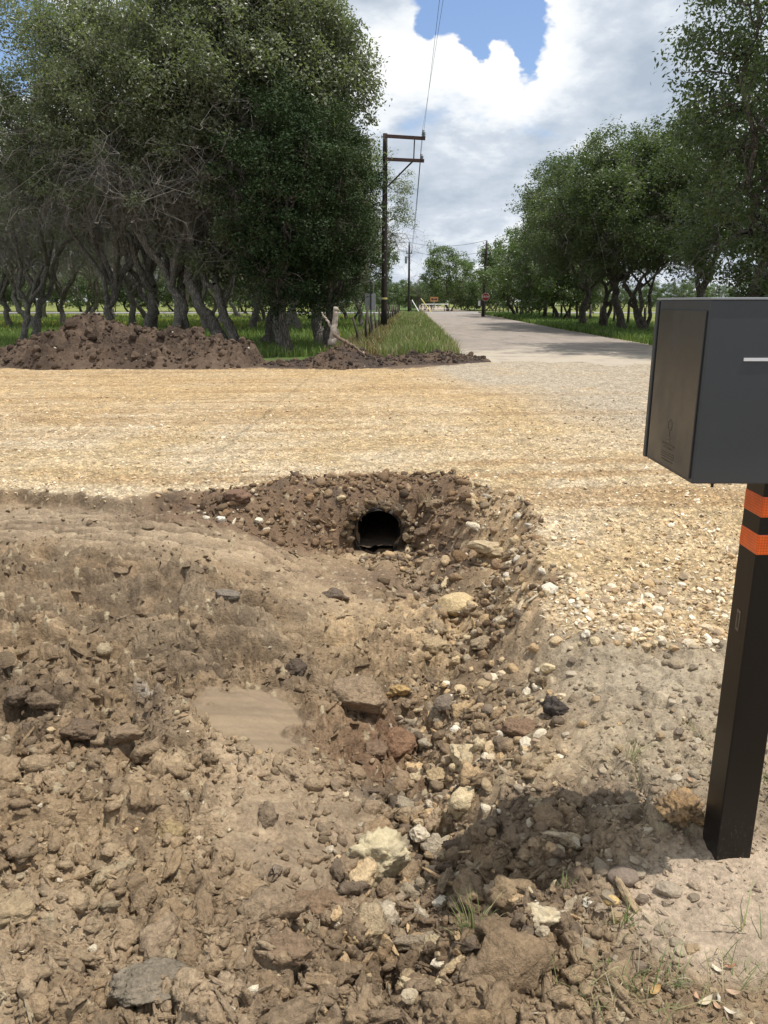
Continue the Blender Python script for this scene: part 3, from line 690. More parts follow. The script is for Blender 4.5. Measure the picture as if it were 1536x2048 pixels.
# ------------------------------------------------------------------ rocks that stand out one by one
def make_rock(name, px, py, wpx, hpx, col, seed, rough=.35, flat=.75, sink=.3, sub=4, mat=None, rz=None, facets=9, spots=None):
    X0, Y0, Z0 = hit(px, py + hpx * .30)
    dist = math.sqrt(X0 * X0 + Y0 * Y0 + (CAM_H - Z0) ** 2); mpp = dist * math.cos(0.0) / FPX
    W = wpx * mpp; rr = np.random.default_rng(seed)
    v, f = proto_rock(sub, seed, rough, facets, 1.0)
    ext = np.ptp(v[:, 0]); v = v / ext                       # unit width
    dep = (CAM_H - Z0) / dist                                 # sine of the sight angle
    H = max(.3, min(1.1, hpx / wpx))                          # apparent height = depth*sin + height*cos
    asp = H / (dep * .75 + math.sqrt(1 - dep * dep) * flat)
    v = v * np.array([1, asp * .9, asp * flat]) * W
    n_ = len(v); cc = np.tile(np.array(col, float), (n_, 1)) * (1 + rr.normal(0, .05, (n_, 1)))
    if spots is not None:
        for i_ in range(n_):
            q = mnoise.noise(Vector(v[i_] / W * 5) + Vector((seed, 0, 0)))
            if q > .05: cc[i_] = cc[i_] * .35 + np.array(spots) * .65
    o = link(name, np_mesh(name, v, f, mat or M_CLOD, sub >= 4, cc))
    zmin = v[:, 2].min(); o.location = (X0, Y0, Z0 - zmin * (1 - 2 * sink) if False else Z0 + (v[:, 2].max() - zmin) * (.5 - sink))
    o.rotation_euler = (0, 0, (rr.uniform(-.3, .3) if rz is None else rz))
    return o
PALE = (.50, .42, .29); TAN = (.46, .34, .19); BR = (.24, .17, .11); DK = (.12, .09, .065); RED = (.23, .15, .095); GYB = (.25, .215, .17)
HERO = [
 ('limestone_boulder', 757, 1694, 122, 122, (.40,.335,.22), 'biggest pale lumpy limestone boulder in the lower middle of the ditch', 'boulder', dict(rough=.55, sub=5, sink=.3, facets=7, flat=.85, spots=(.52,.44,.28))),
 ('clay_boulder', 712, 1385, 112, 96, (.275,.20,.13), 'large smooth-topped brown clay boulder beside the flat wet mud patch', 'boulder', dict(rough=.25, sub=5, flat=.8, sink=.25, facets=12)),
 ('clay_clod', 590, 1330, 48, 52, (.10,.075,.055), 'small dark brown clod lying alone just above the flat wet mud patch', 'clod', dict(rough=.5, flat=.8)),
 ('limestone_rock', 978, 1096, 92, 50, (.42,.33,.21), 'jutting tan rock with a dark hollow beneath it, right of the pipe', 'rock', dict(rough=.6, flat=.55, sink=.05)),
 ('clay_boulder', 915, 1198, 82, 74, (.58,.44,.25), 'smooth yellow clay boulder below and right of the pipe mouth', 'boulder', dict(rough=.18, flat=.55, facets=10, sink=.35)),
 ('clay_clod', 895, 1402, 62, 52, (.21,.165,.125), 'flat-faced grey brown clod right of the large brown clay boulder', 'clod', dict(rough=.15, facets=5, flat=.7)),
 ('clay_clod', 1045, 1448, 112, 54, RED, 'long reddish brown clay lump on the right bank of the ditch', 'clod', dict(rough=.5, flat=.5)),
 ('earth_clod', 1108, 1408, 58, 58, (.085,.07,.06), 'blackish crumbly clod at the right rim of the ditch', 'clod', dict(rough=.8, flat=.8)),
 ('clay_clod', 800, 1470, 80, 90, (.235,.14,.085), 'reddish clay block with a dark crack, in mid ditch', 'clod', dict(rough=.4, flat=.6, sink=.35)),
 ('clay_clod', 745, 1480, 62, 80, (.20,.135,.09), 'brown clay block left of the dark crack in mid ditch', 'clod', dict(rough=.45, flat=.55, sink=.35)),
 ('clay_clod', 335, 1650, 62, 86, (.34,.25,.135), 'yellow-brown upright clod in the churned mud on the left', 'clod', dict(rough=.45, flat=.7)),
 ('clay_clod', 158, 1452, 90, 52, (.17,.12,.08), 'broken brown clod with a flat top at the left, beside its twin', 'clod', dict(rough=.5, flat=.6, sink=.2)),
 ('clay_clod', 243, 1462, 78, 56, (.25,.18,.115), 'right-hand brown clod of the broken pair in the left mud', 'clod', dict(rough=.45, flat=.6, sink=.2)),
 ('clay_clod', 86, 1402, 66, 44, (.20,.145,.095), 'long brown clod at the left, above the broken pair', 'clod', dict(rough=.4, flat=.7, sink=.2)),
 ('clay_clod', 36, 1390, 48, 46, (.17,.125,.085), 'rounded brown clod nearest the left edge of the mud', 'clod', dict(rough=.4, flat=.8, sink=.2)),
 ('limestone_rock', 1085, 1826, 58, 62, PALE, 'pale pitted rock in the shaded rubble left of the mailbox post', 'rock', dict(rough=.6, spots=(.42,.33,.2), flat=.8)),
 ('limestone_rock', 1127, 1830, 38, 36, (.42,.35,.26), 'small grey rock touching the pale pitted one', 'rock', dict(rough=.35)),
 ('limestone_rock', 1246, 1746, 56, 44, (.20,.155,.12), 'smooth dark oval cobble in the mailbox shadow', 'rock', dict(rough=.08, facets=1, flat=.6)),
 ('limestone_rock', 1336, 1774, 46, 36, (.33,.27,.2), 'rounded grey cobble between the oval cobble and the post', 'rock', dict(rough=.15, facets=3, flat=.65)),
 ('limestone_rock', 1222, 1797, 30, 26, (.50,.36,.16), 'small golden tan pebble below the dark oval cobble', 'pebble', dict(rough=.12, facets=3)),
 ('limestone_rock', 880, 1799, 33, 26, (.62,.55,.43), 'small white rounded stone below the biggest boulder', 'stone', dict(rough=.15, facets=4, flat=.7)),
 ('limestone_rock', 878, 1924, 30, 24, (.58,.50,.38), 'small pale stone at the root of the green grass tuft', 'stone', dict(rough=.3)),
 ('limestone_rock', 836, 1662, 40, 40, (.50,.43,.32), 'pitted pale stone touching the right side of the biggest boulder', 'stone', dict(rough=.55)),
 ('limestone_rock', 870, 1744, 40, 42, (.34,.27,.19), 'round brown cobble right below the biggest boulder', 'rock', dict(rough=.2, facets=4, flat=.85)),
 ('limestone_rock', 928, 1500, 72, 56, (.47,.38,.24), 'tan rock in the ditch below the reddish clay lump', 'rock', dict(rough=.5)),
 ('clay_clod', 885, 1545, 66, 56, (.42,.31,.18), 'crumbling tan clod in the middle of the ditch', 'clod', dict(rough=.6)),
 ('limestone_rock', 910, 1455, 22, 22, (.66,.60,.50), 'white angular stone in the gap beside the flat-faced clod', 'stone', dict(rough=.2, facets=6)),
 ('limestone_rock', 748, 1610, 24, 20, (.62,.53,.36), 'cream angular stone above the biggest boulder', 'stone', dict(rough=.2, facets=6)),
 ('clay_clod', 1368, 1602, 86, 92, (.36,.235,.12), 'orange brown clay block against the foot of the mailbox post', 'clod', dict(rough=.95, flat=.55, sink=.4, sub=5, spots=(.2, .14, .09))),
 ('clay_clod', 308, 1950, 150, 88, (.23,.19,.14), 'large grey clay slab turned up at the bottom left', 'clod', dict(rough=.5, flat=.42, sink=.28, sub=5)),
 ('clay_clod', 795, 1868, 48, 50, (.31,.235,.155), 'tan clod between the biggest boulder and the grass tuft', 'clod', dict(rough=.4)),
 ('clay_clod', 640, 1790, 110, 70, (.235,.16,.10), 'broad brown clod left of the grass tuft', 'clod', dict(rough=.6, flat=.5, sink=.35)),
 ('clay_clod', 580, 1880, 90, 70, (.24,.165,.105), 'brown clod near the bottom edge, left of the tan clod', 'clod', dict(rough=.6, flat=.5, sink=.35)),
 ('clay_clod', 930, 1820, 70, 60, (.25,.175,.115), 'brown clod right above the green grass tuft', 'clod', dict(rough=.5, flat=.6, sink=.3)),
 ('clay_clod', 30, 1800, 90, 70, (.36,.27,.165), 'tan clod at the lower left edge of the mud', 'clod', dict(rough=.5, flat=.5, sink=.35)),
 ('clay_clod', 845, 1060, 36, 30, (.16,.11,.075), 'round brown clod touching the right side of the pipe mouth', 'clod', dict(rough=.35)),
 ('clay_clod', 868, 1005, 40, 34, (.25,.18,.115), 'brown clod above and right of the pipe in the bank', 'clod', dict(rough=.4)),
 ('clay_clod', 475, 985, 56, 44, (.20,.125,.085), 'reddish lump in the bank left of the pipe', 'clod', dict(rough=.4)),
 ('clay_clod', 665, 1185, 70, 40, (.15,.115,.085), 'dark clod in the ditch below and left of the pipe', 'clod', dict(rough=.5)),
 ('clay_clod', 450, 1185, 60, 34, (.20,.165,.13), 'grey scraped clod in the smeared mud left of the ditch', 'clod', dict(rough=.25, flat=.5)),
 ('clay_clod', 875, 1285, 60, 44, (.40,.30,.18), 'tan clod right below the yellow clay boulder', 'clod', dict(rough=.5)),
 ('clay_clod', 960, 1280, 56, 46, (.34,.26,.17), 'light brown clod high on the right side of the ditch', 'clod', dict(rough=.5)),
 ('clay_clod', 800, 1375, 56, 46, (.46,.31,.14), 'orange tan clod touching the large brown boulder on its right', 'clod', dict(rough=.6)),
 ('limestone_rock', 1178, 1800, 24, 26, (.50,.45,.36), 'knobbly white stone between the pale pitted rock and golden pebble', 'stone', dict(rough=.6)),
 ('limestone_rock', 442, 1036, 22, 16, (.66,.62,.52), 'leftmost white stone of the short row below the gravel edge', 'stone', dict(rough=.2, facets=6)),
 ('limestone_rock', 412, 1034, 17, 13, (.62,.56,.44), 'small off-white stone just left of the brightest white one', 'stone', dict(rough=.2, facets=6)),
 ('limestone_rock', 516, 1040, 20, 14, (.62,.56,.44), 'rightmost white stone of the short row below the gravel edge', 'stone', dict(rough=.2, facets=6)),
]
HERO[-3] = HERO[-3][:6] + ('brightest white stone in the short row below the gravel edge',) + HERO[-3][7:]
for k, (nm, px, py, w, h, col, lab, cat, kw) in enumerate(HERO):
    kw = dict(kw); kw.setdefault('sub', 4)
    if w < 45: kw['sub'] = 3
    mt = M_STONE if ('limestone' in nm) else M_CLOD
    o = make_rock(nm, px, py, w, h, col, 500 + k * 3, mat=mt, **kw); tag(o, lab, cat)
# smaller loose stones along the ditch and on the gravel rim, alike
MID = [make_rock('loose_stone', 900, 1350, 26, 24, (.5, .4, .27), 900 + k, rough=.3, facets=8, sub=2, mat=M_STONE) for k in range(6)]
zones = [('cream stone lying loose among the rubble on the right side of the ditch', 'stones along the ditch', (870, 1130, 1250, 1640), 75, (10, 26)),
         ('rounded tan stone in the loose gravel heap right of the ditch', 'stones in the gravel heap by the ditch', (1130, 1440, 1150, 1300), 90, (10, 22)),
         ('pale stone half sunk in the grey soil left of the mailbox post', 'stones in the grey soil by the post', (1130, 1400, 1310, 1560), 40, (9, 22)),
         ('weathered stone in the shaded rubble left of the post foot', 'stones in the shaded rubble', (1040, 1400, 1600, 1960), 70, (9, 28)),
         ('pale pebble scattered on the churned brown mud', 'pebbles on the churned mud', (20, 700, 1350, 2030), 28, (7, 15))]
rr_ = np.random.default_rng(5); LAND = [(757, 1694, 'biggest pale boulder'), (712, 1385, 'large smooth brown clay boulder'), (590, 1330, 'small dark clod above the wet patch'), (978, 1096, 'jutting tan rock right of the pipe'),
        (915, 1198, 'yellow clay boulder'), (1045, 1448, 'long reddish clay lump'), (1108, 1408, 'blackish clod on the ditch rim'), (800, 1470, 'cracked reddish clay block'), (335, 1650, 'yellow-brown upright clod'),
        (200, 1458, 'broken brown clod pair'), (1085, 1826, 'pale pitted rock'), (1246, 1746, 'dark oval cobble'), (1368, 1602, 'orange clay block'), (308, 1950, 'grey clay slab'), (945, 1880, 'green grass tuft'),
        (1262, 1518, 'half-dry grass tuft'), (515, 1430, 'flat wet mud patch'), (928, 1500, 'tan rock in the ditch'), (1440, 1240, 'mailbox post edge'), (1150, 1280, 'lower end of the gravel heap'), (1270, 1200, 'middle of the gravel heap')]
ORD = ['nearest', 'second nearest', 'third nearest', 'fourth nearest', 'fifth nearest', 'sixth nearest', 'seventh nearest', 'eighth nearest', 'ninth nearest', 'tenth nearest', 'eleventh nearest', 'twelfth nearest', 'thirteenth nearest', 'fourteenth nearest', 'fifteenth nearest', 'sixteenth nearest', 'seventeenth nearest', 'eighteenth nearest', 'nineteenth nearest', 'twentieth nearest'] + [q + ' nearest' for q in ('twenty-first', 'twenty-second', 'twenty-third', 'twenty-fourth', 'twenty-fifth', 'twenty-sixth', 'twenty-seventh', 'twenty-eighth', 'twenty-ninth', 'thirtieth')]
PLACED = []
def tone_word(c):
    l = sum(c) / 3; sat = (max(c) - min(c)) / max(c)
    if l > .58: return 'off-white'
    if l > .46: return 'cream' if sat < .65 else 'golden'
    if l > .34: return 'tan' if sat > .4 else 'light grey'
    return 'brown' if sat > .35 else 'dark grey'
def clone(o):
    c = o.copy(); COL.objects.link(c); return c
used_ = set()
PCOL = {}
for lab, grp, (x0, x1, y0, y1), n, (s0, s1) in zones:
    for q in range(n):
        k = int(rr_.integers(0, 6)); px = rr_.uniform(x0, x1); py = rr_.uniform(y0, y1)
        X0, Y0, Z0 = hit(px, py)
        if abs(X0 - 1.03) < .09 and abs(Y0 - 1.97) < .1: continue
        s = rr_.uniform(s0, s1) * (rr_.uniform(.6, 1)); dist = math.sqrt(X0 ** 2 + Y0 ** 2 + (CAM_H - Z0) ** 2)
        if k not in used_: o = MID[k]; used_.add(k)
        else: o = clone(MID[k])
        pal = YEL if 'gravel' in grp or 'ditch' in grp else (GRY if 'soil' in grp or 'shaded' in grp else YEL)
        cc = pal[rr_.integers(0, len(pal) - (1 if 'mud' in grp else 0))] * (.8 if 'mud' in grp else .86); key = (k, tuple(cc))
        if key not in PCOL:
            me = MID[k].data.copy(); nn = len(me.vertices); a = np.ones((nn, 4), dtype=np.float32); a[:, :3] = cc
            me.attributes['soil'].data.foreach_set('color', a.ravel()); PCOL[key] = me
        o.data = PCOL[key]
        w0 = MID[k].dimensions.x or .04
        sc_ = s * dist / FPX / .05
        o.scale = (sc_,) * 3; o.location = (X0, Y0, Z0 + .001 * sc_); o.rotation_euler = (rr_.uniform(-.4, .4), rr_.uniform(-.4, .4), rr_.uniform(0, 6.28))
        tag(o, None, 'stone', grp); PLACED.append((o, px, py, s, tone_word(cc)))
sect = {}
for o, px, py, s, tw in PLACED:
    L_ = min(LAND, key=lambda q: math.hypot(q[0] - px, q[1] - py)); dx, dy = px - L_[0], py - L_[1]
    w_ = ('right of' if dx > 0 else 'left of') if abs(dx) > abs(dy) else ('below' if dy > 0 else 'above')
    sect.setdefault((L_[2], w_, tw), []).append((math.hypot(dx, dy), o, s))
for (ln, w_, tw), lst in sect.items():
    lst.sort(key=lambda q: q[0])
    for k, (d0, o, s) in enumerate(lst):
        sw = 'small' if s < 14 else ('medium' if s < 24 else 'large')
        o['label'] = '%s %s stone, %s %s the %s' % (sw, tw, ORD[min(k, 29)] if len(lst) > 1 else 'lying', w_, ln)
# ------------------------------------------------------------------ plain materials
def mat(name, col, rough=.6, metal=0.0, spec=.4, nscale=None, var=.15, bump=0.0, stretch=None):
    m = bpy.data.materials.new(name); m.use_nodes = True; T = NT(m.node_tree); bs = T.n['Principled BSDF']
    bs.inputs['Base Color'].default_value = (*col, 1); bs.inputs['Roughness'].default_value = rough
    bs.inputs['Metallic'].default_value = metal; bs.inputs['Specular IOR Level'].default_value = spec
    if nscale:
        tc = T.add('ShaderNodeTexCoord').outputs['Object']
        if stretch: tc = T.vmath('MULTIPLY', tc, stretch).outputs[0]
        n = T.noise(tc, nscale, 6, .6).outputs['Fac']
        c = T.vmath('SCALE', (*col,), scale=T.mapr(n, .25, .75, 1 - var, 1 + var, False)).outputs[0]; T.l.new(c, bs.inputs['Base Color'])
        if bump:
            b = T.add('ShaderNodeBump', inp={'Strength': 1.0, 'Distance': 1.0, 'Height': T.math('MULTIPLY', n, bump)}); T.l.new(b.outputs[0], bs.inputs['Normal'])
    return m
M_PIPE = mat('corrugated_steel', (.055, .048, .04), .7, .3, nscale=30, var=.45)
M_BOX = mat('charcoal_powder_coat', (.040, .046, .052), .42, 0, .5, nscale=900, var=.06, bump=.00004)
M_BOXSIDE = mat('bronze_grey_panel', (.046, .044, .042), .34, 0, .55, nscale=900, var=.05)
M_SLOT = mat('white_slot_edge', (.75, .76, .78), .4)
M_GASKET = mat('black_rubber', (.012, .012, .013), .6)
M_TAPE = None
M_WOOD_DK = mat('creosoted_wood', (.030, .022, .018), .85, nscale=12, var=.5, stretch=(4, 4, .4))
M_ARM = mat('weathered_crossarm', (.085, .048, .040), .85, nscale=14, var=.4)
M_POST = mat('fence_post_wood', (.075, .060, .048), .9, nscale=20, var=.4)
M_GALV = mat('galvanised_steel', (.42, .43, .44), .5, .5)
M_WIRE = mat('dark_wire', (.05, .05, .055), .6)
M_INS = mat('grey_porcelain', (.20, .22, .24), .3)
M_WHITE = mat('white_painted_pipe', (.74, .74, .72), .5)
M_YELLOWG = mat('yellow_guy_guard', (.62, .52, .18), .5)
M_SIGNB = mat('sign_back_aluminium', (.36, .37, .38), .45, .2)
M_ORANGE = mat('sign_orange_yellow', (.42, .19, .07), .5)
M_BLACK = mat('sign_black', (.015, .015, .015), .5)
M_REDS = mat('stop_red', (.24, .03, .03), .5)
M_DEAD = mat('bleached_dead_wood', (.36, .31, .26), .9, nscale=14, var=.4, bump=.01)
M_ROOT = mat('dark_root_wood', (.16, .115, .08), .95, nscale=14, var=.4, bump=.01)
def tape_mat():
    m = bpy.data.materials.new('orange_reflective_tape'); m.use_nodes = True; T = NT(m.node_tree); bs = T.n['Principled BSDF']
    tc = T.add('ShaderNodeTexCoord').outputs['Object']
    v = T.add('ShaderNodeTexVoronoi', inp={'Vector': tc, 'Scale': 135.0, 'Randomness': 0.0})
    n = T.noise(tc, 30, 4).outputs['Fac']
    f = T.math('MULTIPLY', T.mapr(v.outputs['Distance'], .2, .5, 1.22, .86), T.mapr(n, .3, .7, .85, 1.12, False))
    c = T.vmath('SCALE', (.86, .13, .012), scale=f).outputs[0]; T.l.new(c, bs.inputs['Base Color'])
    bs.inputs['Roughness'].default_value = .35; bs.inputs['Coat Weight'].default_value = .4
    return m
M_TAPE = tape_mat()
def post_mat():
    """black powder coat, dusty and grass-scuffed at the foot"""
    m = bpy.data.materials.new('black_post_coat'); m.use_nodes = True; T = NT(m.node_tree); bs = T.n['Principled BSDF']
    tc = T.add('ShaderNodeTexCoord').outputs['Object']; z = T.add('ShaderNodeSeparateXYZ', inp={0: tc}).outputs[2]
    s = T.noise(T.vmath('MULTIPLY', tc, (1, 1, .35)).outputs[0], 120, 7, .75, .6).outputs['Fac']
    sc = T.math('MULTIPLY', T.mapr(s, .55, .72, 0, 1), T.mapr(z, .02, .20, .75, 0.0))
    base = T.mix(T.math('MULTIPLY', T.noise(tc, 14, 5).outputs['Fac'], .25), (.006, .0056, .0054, 1), (.014, .012, .0105, 1))
    c = T.mix(sc, base, (.16, .14, .115, 1)); T.l.new(c, bs.inputs['Base Color'])
    bs.inputs['Roughness'].default_value = .36; bs.inputs['Specular IOR Level'].default_value = .36
    return m
M_POSTC = post_mat()

for m_, dc in ((M_BOX, (.16, .15, .135, 1)), (M_BOXSIDE, (.14, .132, .12, 1))):
    T = NT(m_.node_tree); bs = T.n['Principled BSDF']; tc = T.add('ShaderNodeTexCoord').outputs['Object']
    src = bs.inputs['Base Color'].links[0].from_socket
    d1 = T.mapr(T.noise(tc, 5, 8, .72, .4).outputs['Fac'], .50, .80, 0, .16); d2 = T.mapr(T.noise(tc, 160, 3, .6).outputs['Fac'], .66, .74, 0, .20); z_ = T.add('ShaderNodeSeparateXYZ', inp={0: tc}).outputs[2]
    d3 = T.mapr(z_, .0, .10, .10, 0.0)
    T.l.new(T.mix(T.math('ADD', T.math('ADD', d1, d2), d3), src, dc), bs.inputs['Base Color'])
    T.l.new(T.mapr(T.noise(tc, 9, 5, .65).outputs['Fac'], .3, .7, bs.inputs['Roughness'].default_value - .05, bs.inputs['Roughness'].default_value + .10), bs.inputs['Roughness'])

# ------------------------------------------------------------------ culvert pipe
cul = empty('culvert_pipe', (PIPE_X, PIPE_Y - .05, PIPE_Z)); tag(cul, 'round corrugated metal culvert pipe opening in the clay bank', 'pipe')
L = 8.0; nseg = 300; ang = np.linspace(0, 2 * math.pi, 49)[:-1]
yy = np.linspace(0, L, nseg); rr2 = PIPE_R + .006 * np.sin(yy * 2 * math.pi / .068)
def ring_tube(rad, ys):
    v = np.stack([np.cos(ang)[None, :] * rad[:, None], np.repeat(ys[:, None], 48, 1), np.sin(ang)[None, :] * rad[:, None]], -1).reshape(-1, 3)
    i_ = np.arange(len(ys) - 1)[:, None] * 48; j_ = np.arange(48)[None, :]
    return v, np.stack([i_ + j_, i_ + (j_ + 1) % 48, i_ + 48 + (j_ + 1) % 48, i_ + 48 + j_], -1).reshape(-1, 4)
v1, f1_ = ring_tube(rr2, yy); v2, f2_ = ring_tube(rr2 - .004, yy)
rim = np.stack([np.arange(48), (np.arange(48) + 1) % 48, (np.arange(48) + 1) % 48 + len(v1), np.arange(48) + len(v1)], -1)
link('barrel', np_mesh('barrel', np.r_[v1, v2], np.r_[f1_, (f2_ + len(v1))[:, ::-1], rim], M_PIPE, True), cul)
# silt lying in the bottom of the pipe, an unseen cap added at its far end to keep light out
xs = np.linspace(-.19, .19, 24); ys_ = np.linspace(.0, L - .1, 120); XX, YY = np.meshgrid(xs, ys_)
ZZ = -.135 + .018 * fbm(XX * 9, YY * 9, 5, 4) + .006 * vn(XX * 40, YY * 40, 3) + .02 * np.exp(-(YY / .3) ** 2)
i_ = np.arange(119)[:, None] * 24; j_ = np.arange(23)[None, :]
ff = np.stack([i_ + j_, i_ + j_ + 1, i_ + 25 + j_, i_ + 24 + j_], -1).reshape(-1, 4)
vv_ = np.stack([XX, YY, ZZ], -1).reshape(-1, 3)
link('silt', np_mesh('silt', vv_, ff, M_CLOD, True, np.tile([.10, .072, .05], (len(vv_), 1))), cul)
mb = MB(); mb.add([(math.cos(a) * PIPE_R, L, math.sin(a) * PIPE_R) for a in ang], [tuple(range(48))]); mb.build('light_stop_cap', M_ROOT, cul)

# ------------------------------------------------------------------ mailbox
def quad_box(mb, x0, x1, y0, y1, z0, z1): mb.box(((x0 + x1) / 2, (y0 + y1) / 2, (z0 + z1) / 2), (x1 - x0, y1 - y0, z1 - z0))
gz = float(height(1.03, 1.98)[0])
mail = empty('mailbox_post', (1.03, 1.985, gz)); tag(mail, 'square black steel post with two orange reflective bands under the mailbox', 'post')
mb = MB(); mb.box((0, 0, .575), (.102, .102, 1.25)); mb.build('post', M_POSTC, mail, bevel=.004)
for zc_ in (1.086, .984):
    mb = MB(); mb.box((0, 0, zc_ - gz), (.1035, .1035, .057)); mb.build('reflective_band', M_TAPE, mail, bevel=.004)
mb = MB(); mb.box((-.0515, .0, .735), (.0012, .020, .060)); mb.build('sticker', mat('worn_sticker', (.16, .12, .08), .6, nscale=60, var=.5), mail)
mb = MB(); mb.box((-.0520, .0, .735), (.0012, .010, .044)); mb.build('sticker_label', mat('sticker_centre', (.05, .04, .032), .6), mail)
# the box: front face across the view, opening edge on the far left corner
BX0, BY0, BZ0, BZ1 = None, 1.83, None, None
bx, bzb = pd(1380, 968, BY0); bx2, bzt = pd(1411, 596, BY0)
bfar, _ = pd(1295, 915, BY0 + .34)
bw = .48; bd = .355; x0b = bx
box = empty('mailbox', (x0b, BY0, bzb)); tag(box, 'tall charcoal metal mailbox standing on the black post at the right edge', 'mailbox')
Hb = bzt - bzb
mb = MB(); quad_box(mb, .004, bw, 0, bd - .02, 0, Hb - .004); mb.build('body', M_BOX, box, bevel=.0035)
mb = MB(); quad_box(mb, -.001, .0035, .012, bd - .038, .010, Hb - .028); mb.build('side_panel', M_BOXSIDE, box, bevel=.0012)
mb = MB(); quad_box(mb, .002, bw, -.003, bd + .004, Hb - .0036, Hb + .0015); mb.build('lid', mat('pale_lid_edge', (.30, .32, .34), .4), box, bevel=.001)
mb = MB(); quad_box(mb, .0, bw, bd - .0165, bd + .004, 0, Hb - .006); mb.build('door', M_BOX, box, bevel=.003)
mb = MB(); quad_box(mb, .003, bw - .004, bd - .0199, bd - .0167, .004, Hb - .01); mb.build('door_gasket', M_GASKET, box)
sx, sz = pd(1487, 719, BY0)
mb = MB(); quad_box(mb, sx - x0b, sx - x0b + .30, -.0022, .001, sz - bzb - .0036, sz - bzb + .0036); mb.build('slot_trim', M_SLOT, box)
px_, pz_ = pd(1424, 974, BY0 + .06)
mb = MB(); mb.tube([(px_ - x0b, .06, .01), (px_ - x0b, .06, -.022)], [.0038, .0038], 10); mb.build('drain_pin', M_GASKET, box)
# small embossed mark and its rows of lettering low on the side panel: too faint in the photograph to read
M_EMB = mat('embossed_print', (.034, .031, .029), .27)
emb = MB(); ex = -.0012
def strip(y0, y1, z0, z1): emb.box((ex, (y0 + y1) / 2, (z0 + z1) / 2), (.0012, y1 - y0, z1 - z0))
yc = .165
for (ro, zz) in ((.013, .118),):
    for a in range(14):
        t0 = a / 14 * 2 * math.pi; emb.box((ex, yc + ro * math.cos(t0), zz + ro * math.sin(t0)), (.0012, .0042, .0042))
strip(yc - .002, yc + .002, .078, .106); strip(yc - .010, yc - .002, .083, .087); strip(yc + .002, yc + .010, .083, .087); strip(yc - .012, yc + .012, .074, .078)
rs = np.random.default_rng(3)
for row, (zz, hw_, hh_) in enumerate(((.064, .042, .0052), (.055, .030, .0048), (.044, .046, .0022), (.038, .046, .0022), (.032, .046, .0022), (.023, .040, .0034))):
    y = yc - hw_
    while y < yc + hw_:
        l = rs.uniform(.002, .005); strip(y, y + l, zz, zz + hh_); y += l + rs.uniform(.0012, .003)
emb.build('embossed_mark', M_EMB, box)

# ------------------------------------------------------------------ utility poles and wires
def pole_obj(px, ybase, ytop, Y, r0, r1, label, group=None):
    X, _ = pd(px, ybase, Y); zb = float(height(X, Y)[0]); _, zt = pd(px, ytop, Y)
    e = empty('utility_pole', (X, Y, zb)); tag(e, label, 'utility pole', group)
    mb = MB(); n = 14; mb.tube([(0, 0, (zt - zb) * k / 8) for k in range(9)], [r0 + (r1 - r0) * k / 8 for k in range(9)], n); mb.build('shaft', M_WOOD_DK, e, smooth=True)
    return e, X, zb, zt
PY = 45.0
pole, PX, pzb, pzt = pole_obj(768, 640, 267, PY, .175, .125, 'tall black wooden pole with two side crossarms beside the left grove')
# the pole leans a touch, as its head stands at x 771 and its foot at x 766
pole.rotation_euler = (0, R(.35), 0)
def poleP(px, py): x, z = pd(px, py, PY); return (x - PX, z - pzb)
for (xa, ya, xb, yb) in ((768, 273.5, 848, 278), (768, 319.5, 846, 322.5)):
    a = poleP(xa, ya); b = poleP(xb, yb); mb = MB()
    c = Vector(((a[0] + b[0]) / 2, -.20, (a[1] + b[1]) / 2)); ln = math.hypot(b[0] - a[0], b[1] - a[1]) 
    mb.box(c, (ln, .11, .17), Matrix.Rotation(-math.atan2(b[1] - a[1], b[0] - a[0]), 3, 'Y')); mb.build('crossarm', M_ARM, pole, bevel=.012)
a = poleP(775, 372); b = poleP(824, 323); mb = MB(); mb.tube([(a[0], -.13, a[1]), (b[0], -.27, b[1])], [.045, .045], 8); mb.build('brace', M_WOOD_DK, pole)
a = poleP(826.5, 281); b = poleP(825, 321); mb = MB(); mb.tube([(a[0], -.20, a[1]), (b[0], -.20, b[1])], [.035, .035], 8); mb.build('strut', M_WIRE, pole)
def insulator(x, y, z, parent, s=1.0):
    mb = MB(); pts = [(0, .03), (.02, .03), (.025, .075), (.05, .06), (.07, .03), (.085, .085), (.11, .06), (.13, .03), (.145, .08), (.175, .05), (.20, .03), (.22, .045), (.24, .01)]
    mb.tube([(x, y, z + h * s) for h, _ in pts], [q * s for _, q in pts], 10); return mb.build('insulator', M_INS, parent, smooth=True)
a = poleP(844.5, 276); insulator(a[0], -.2, a[1], pole, 1.5); w1 = (PX + a[0], PY - .2, pzb + a[1] + .36)
a = poleP(841.5, 321); insulator(a[0], -.2, a[1], pole, 1.2); w2 = (PX + a[0], PY - .2, pzb + a[1] + .29)
mb = MB(); a = poleP(766, 597); mb.tube([(a[0] * 0, 0, a[1] - .05), (0, 0, a[1] + .05)], [.178, .178], 14); mb.build('yellow_band', M_YELLOWG, pole)
for q in range(5):
    a = poleP(767, 430 + q * 30); mb = MB(); mb.box((.03 * (-1) ** q, -.16, a[1]), (.05, .03, .10)); mb.build('tag_plate', M_GALV, pole)
Y2 = 108.0
pole2, P2X, z2b, z2t = pole_obj(817.5, 620, 490, Y2, .17, .12, 'slim dark pole beside the road end, with a wire bracket near its top', )
pole3, P3X, z3b, z3t = pole_obj(966, 617, 488, 84.0, .17, .12, 'dark pole behind the stop sign, leaning slightly right')
pole3.rotation_euler = (0, R(1.2), 0)
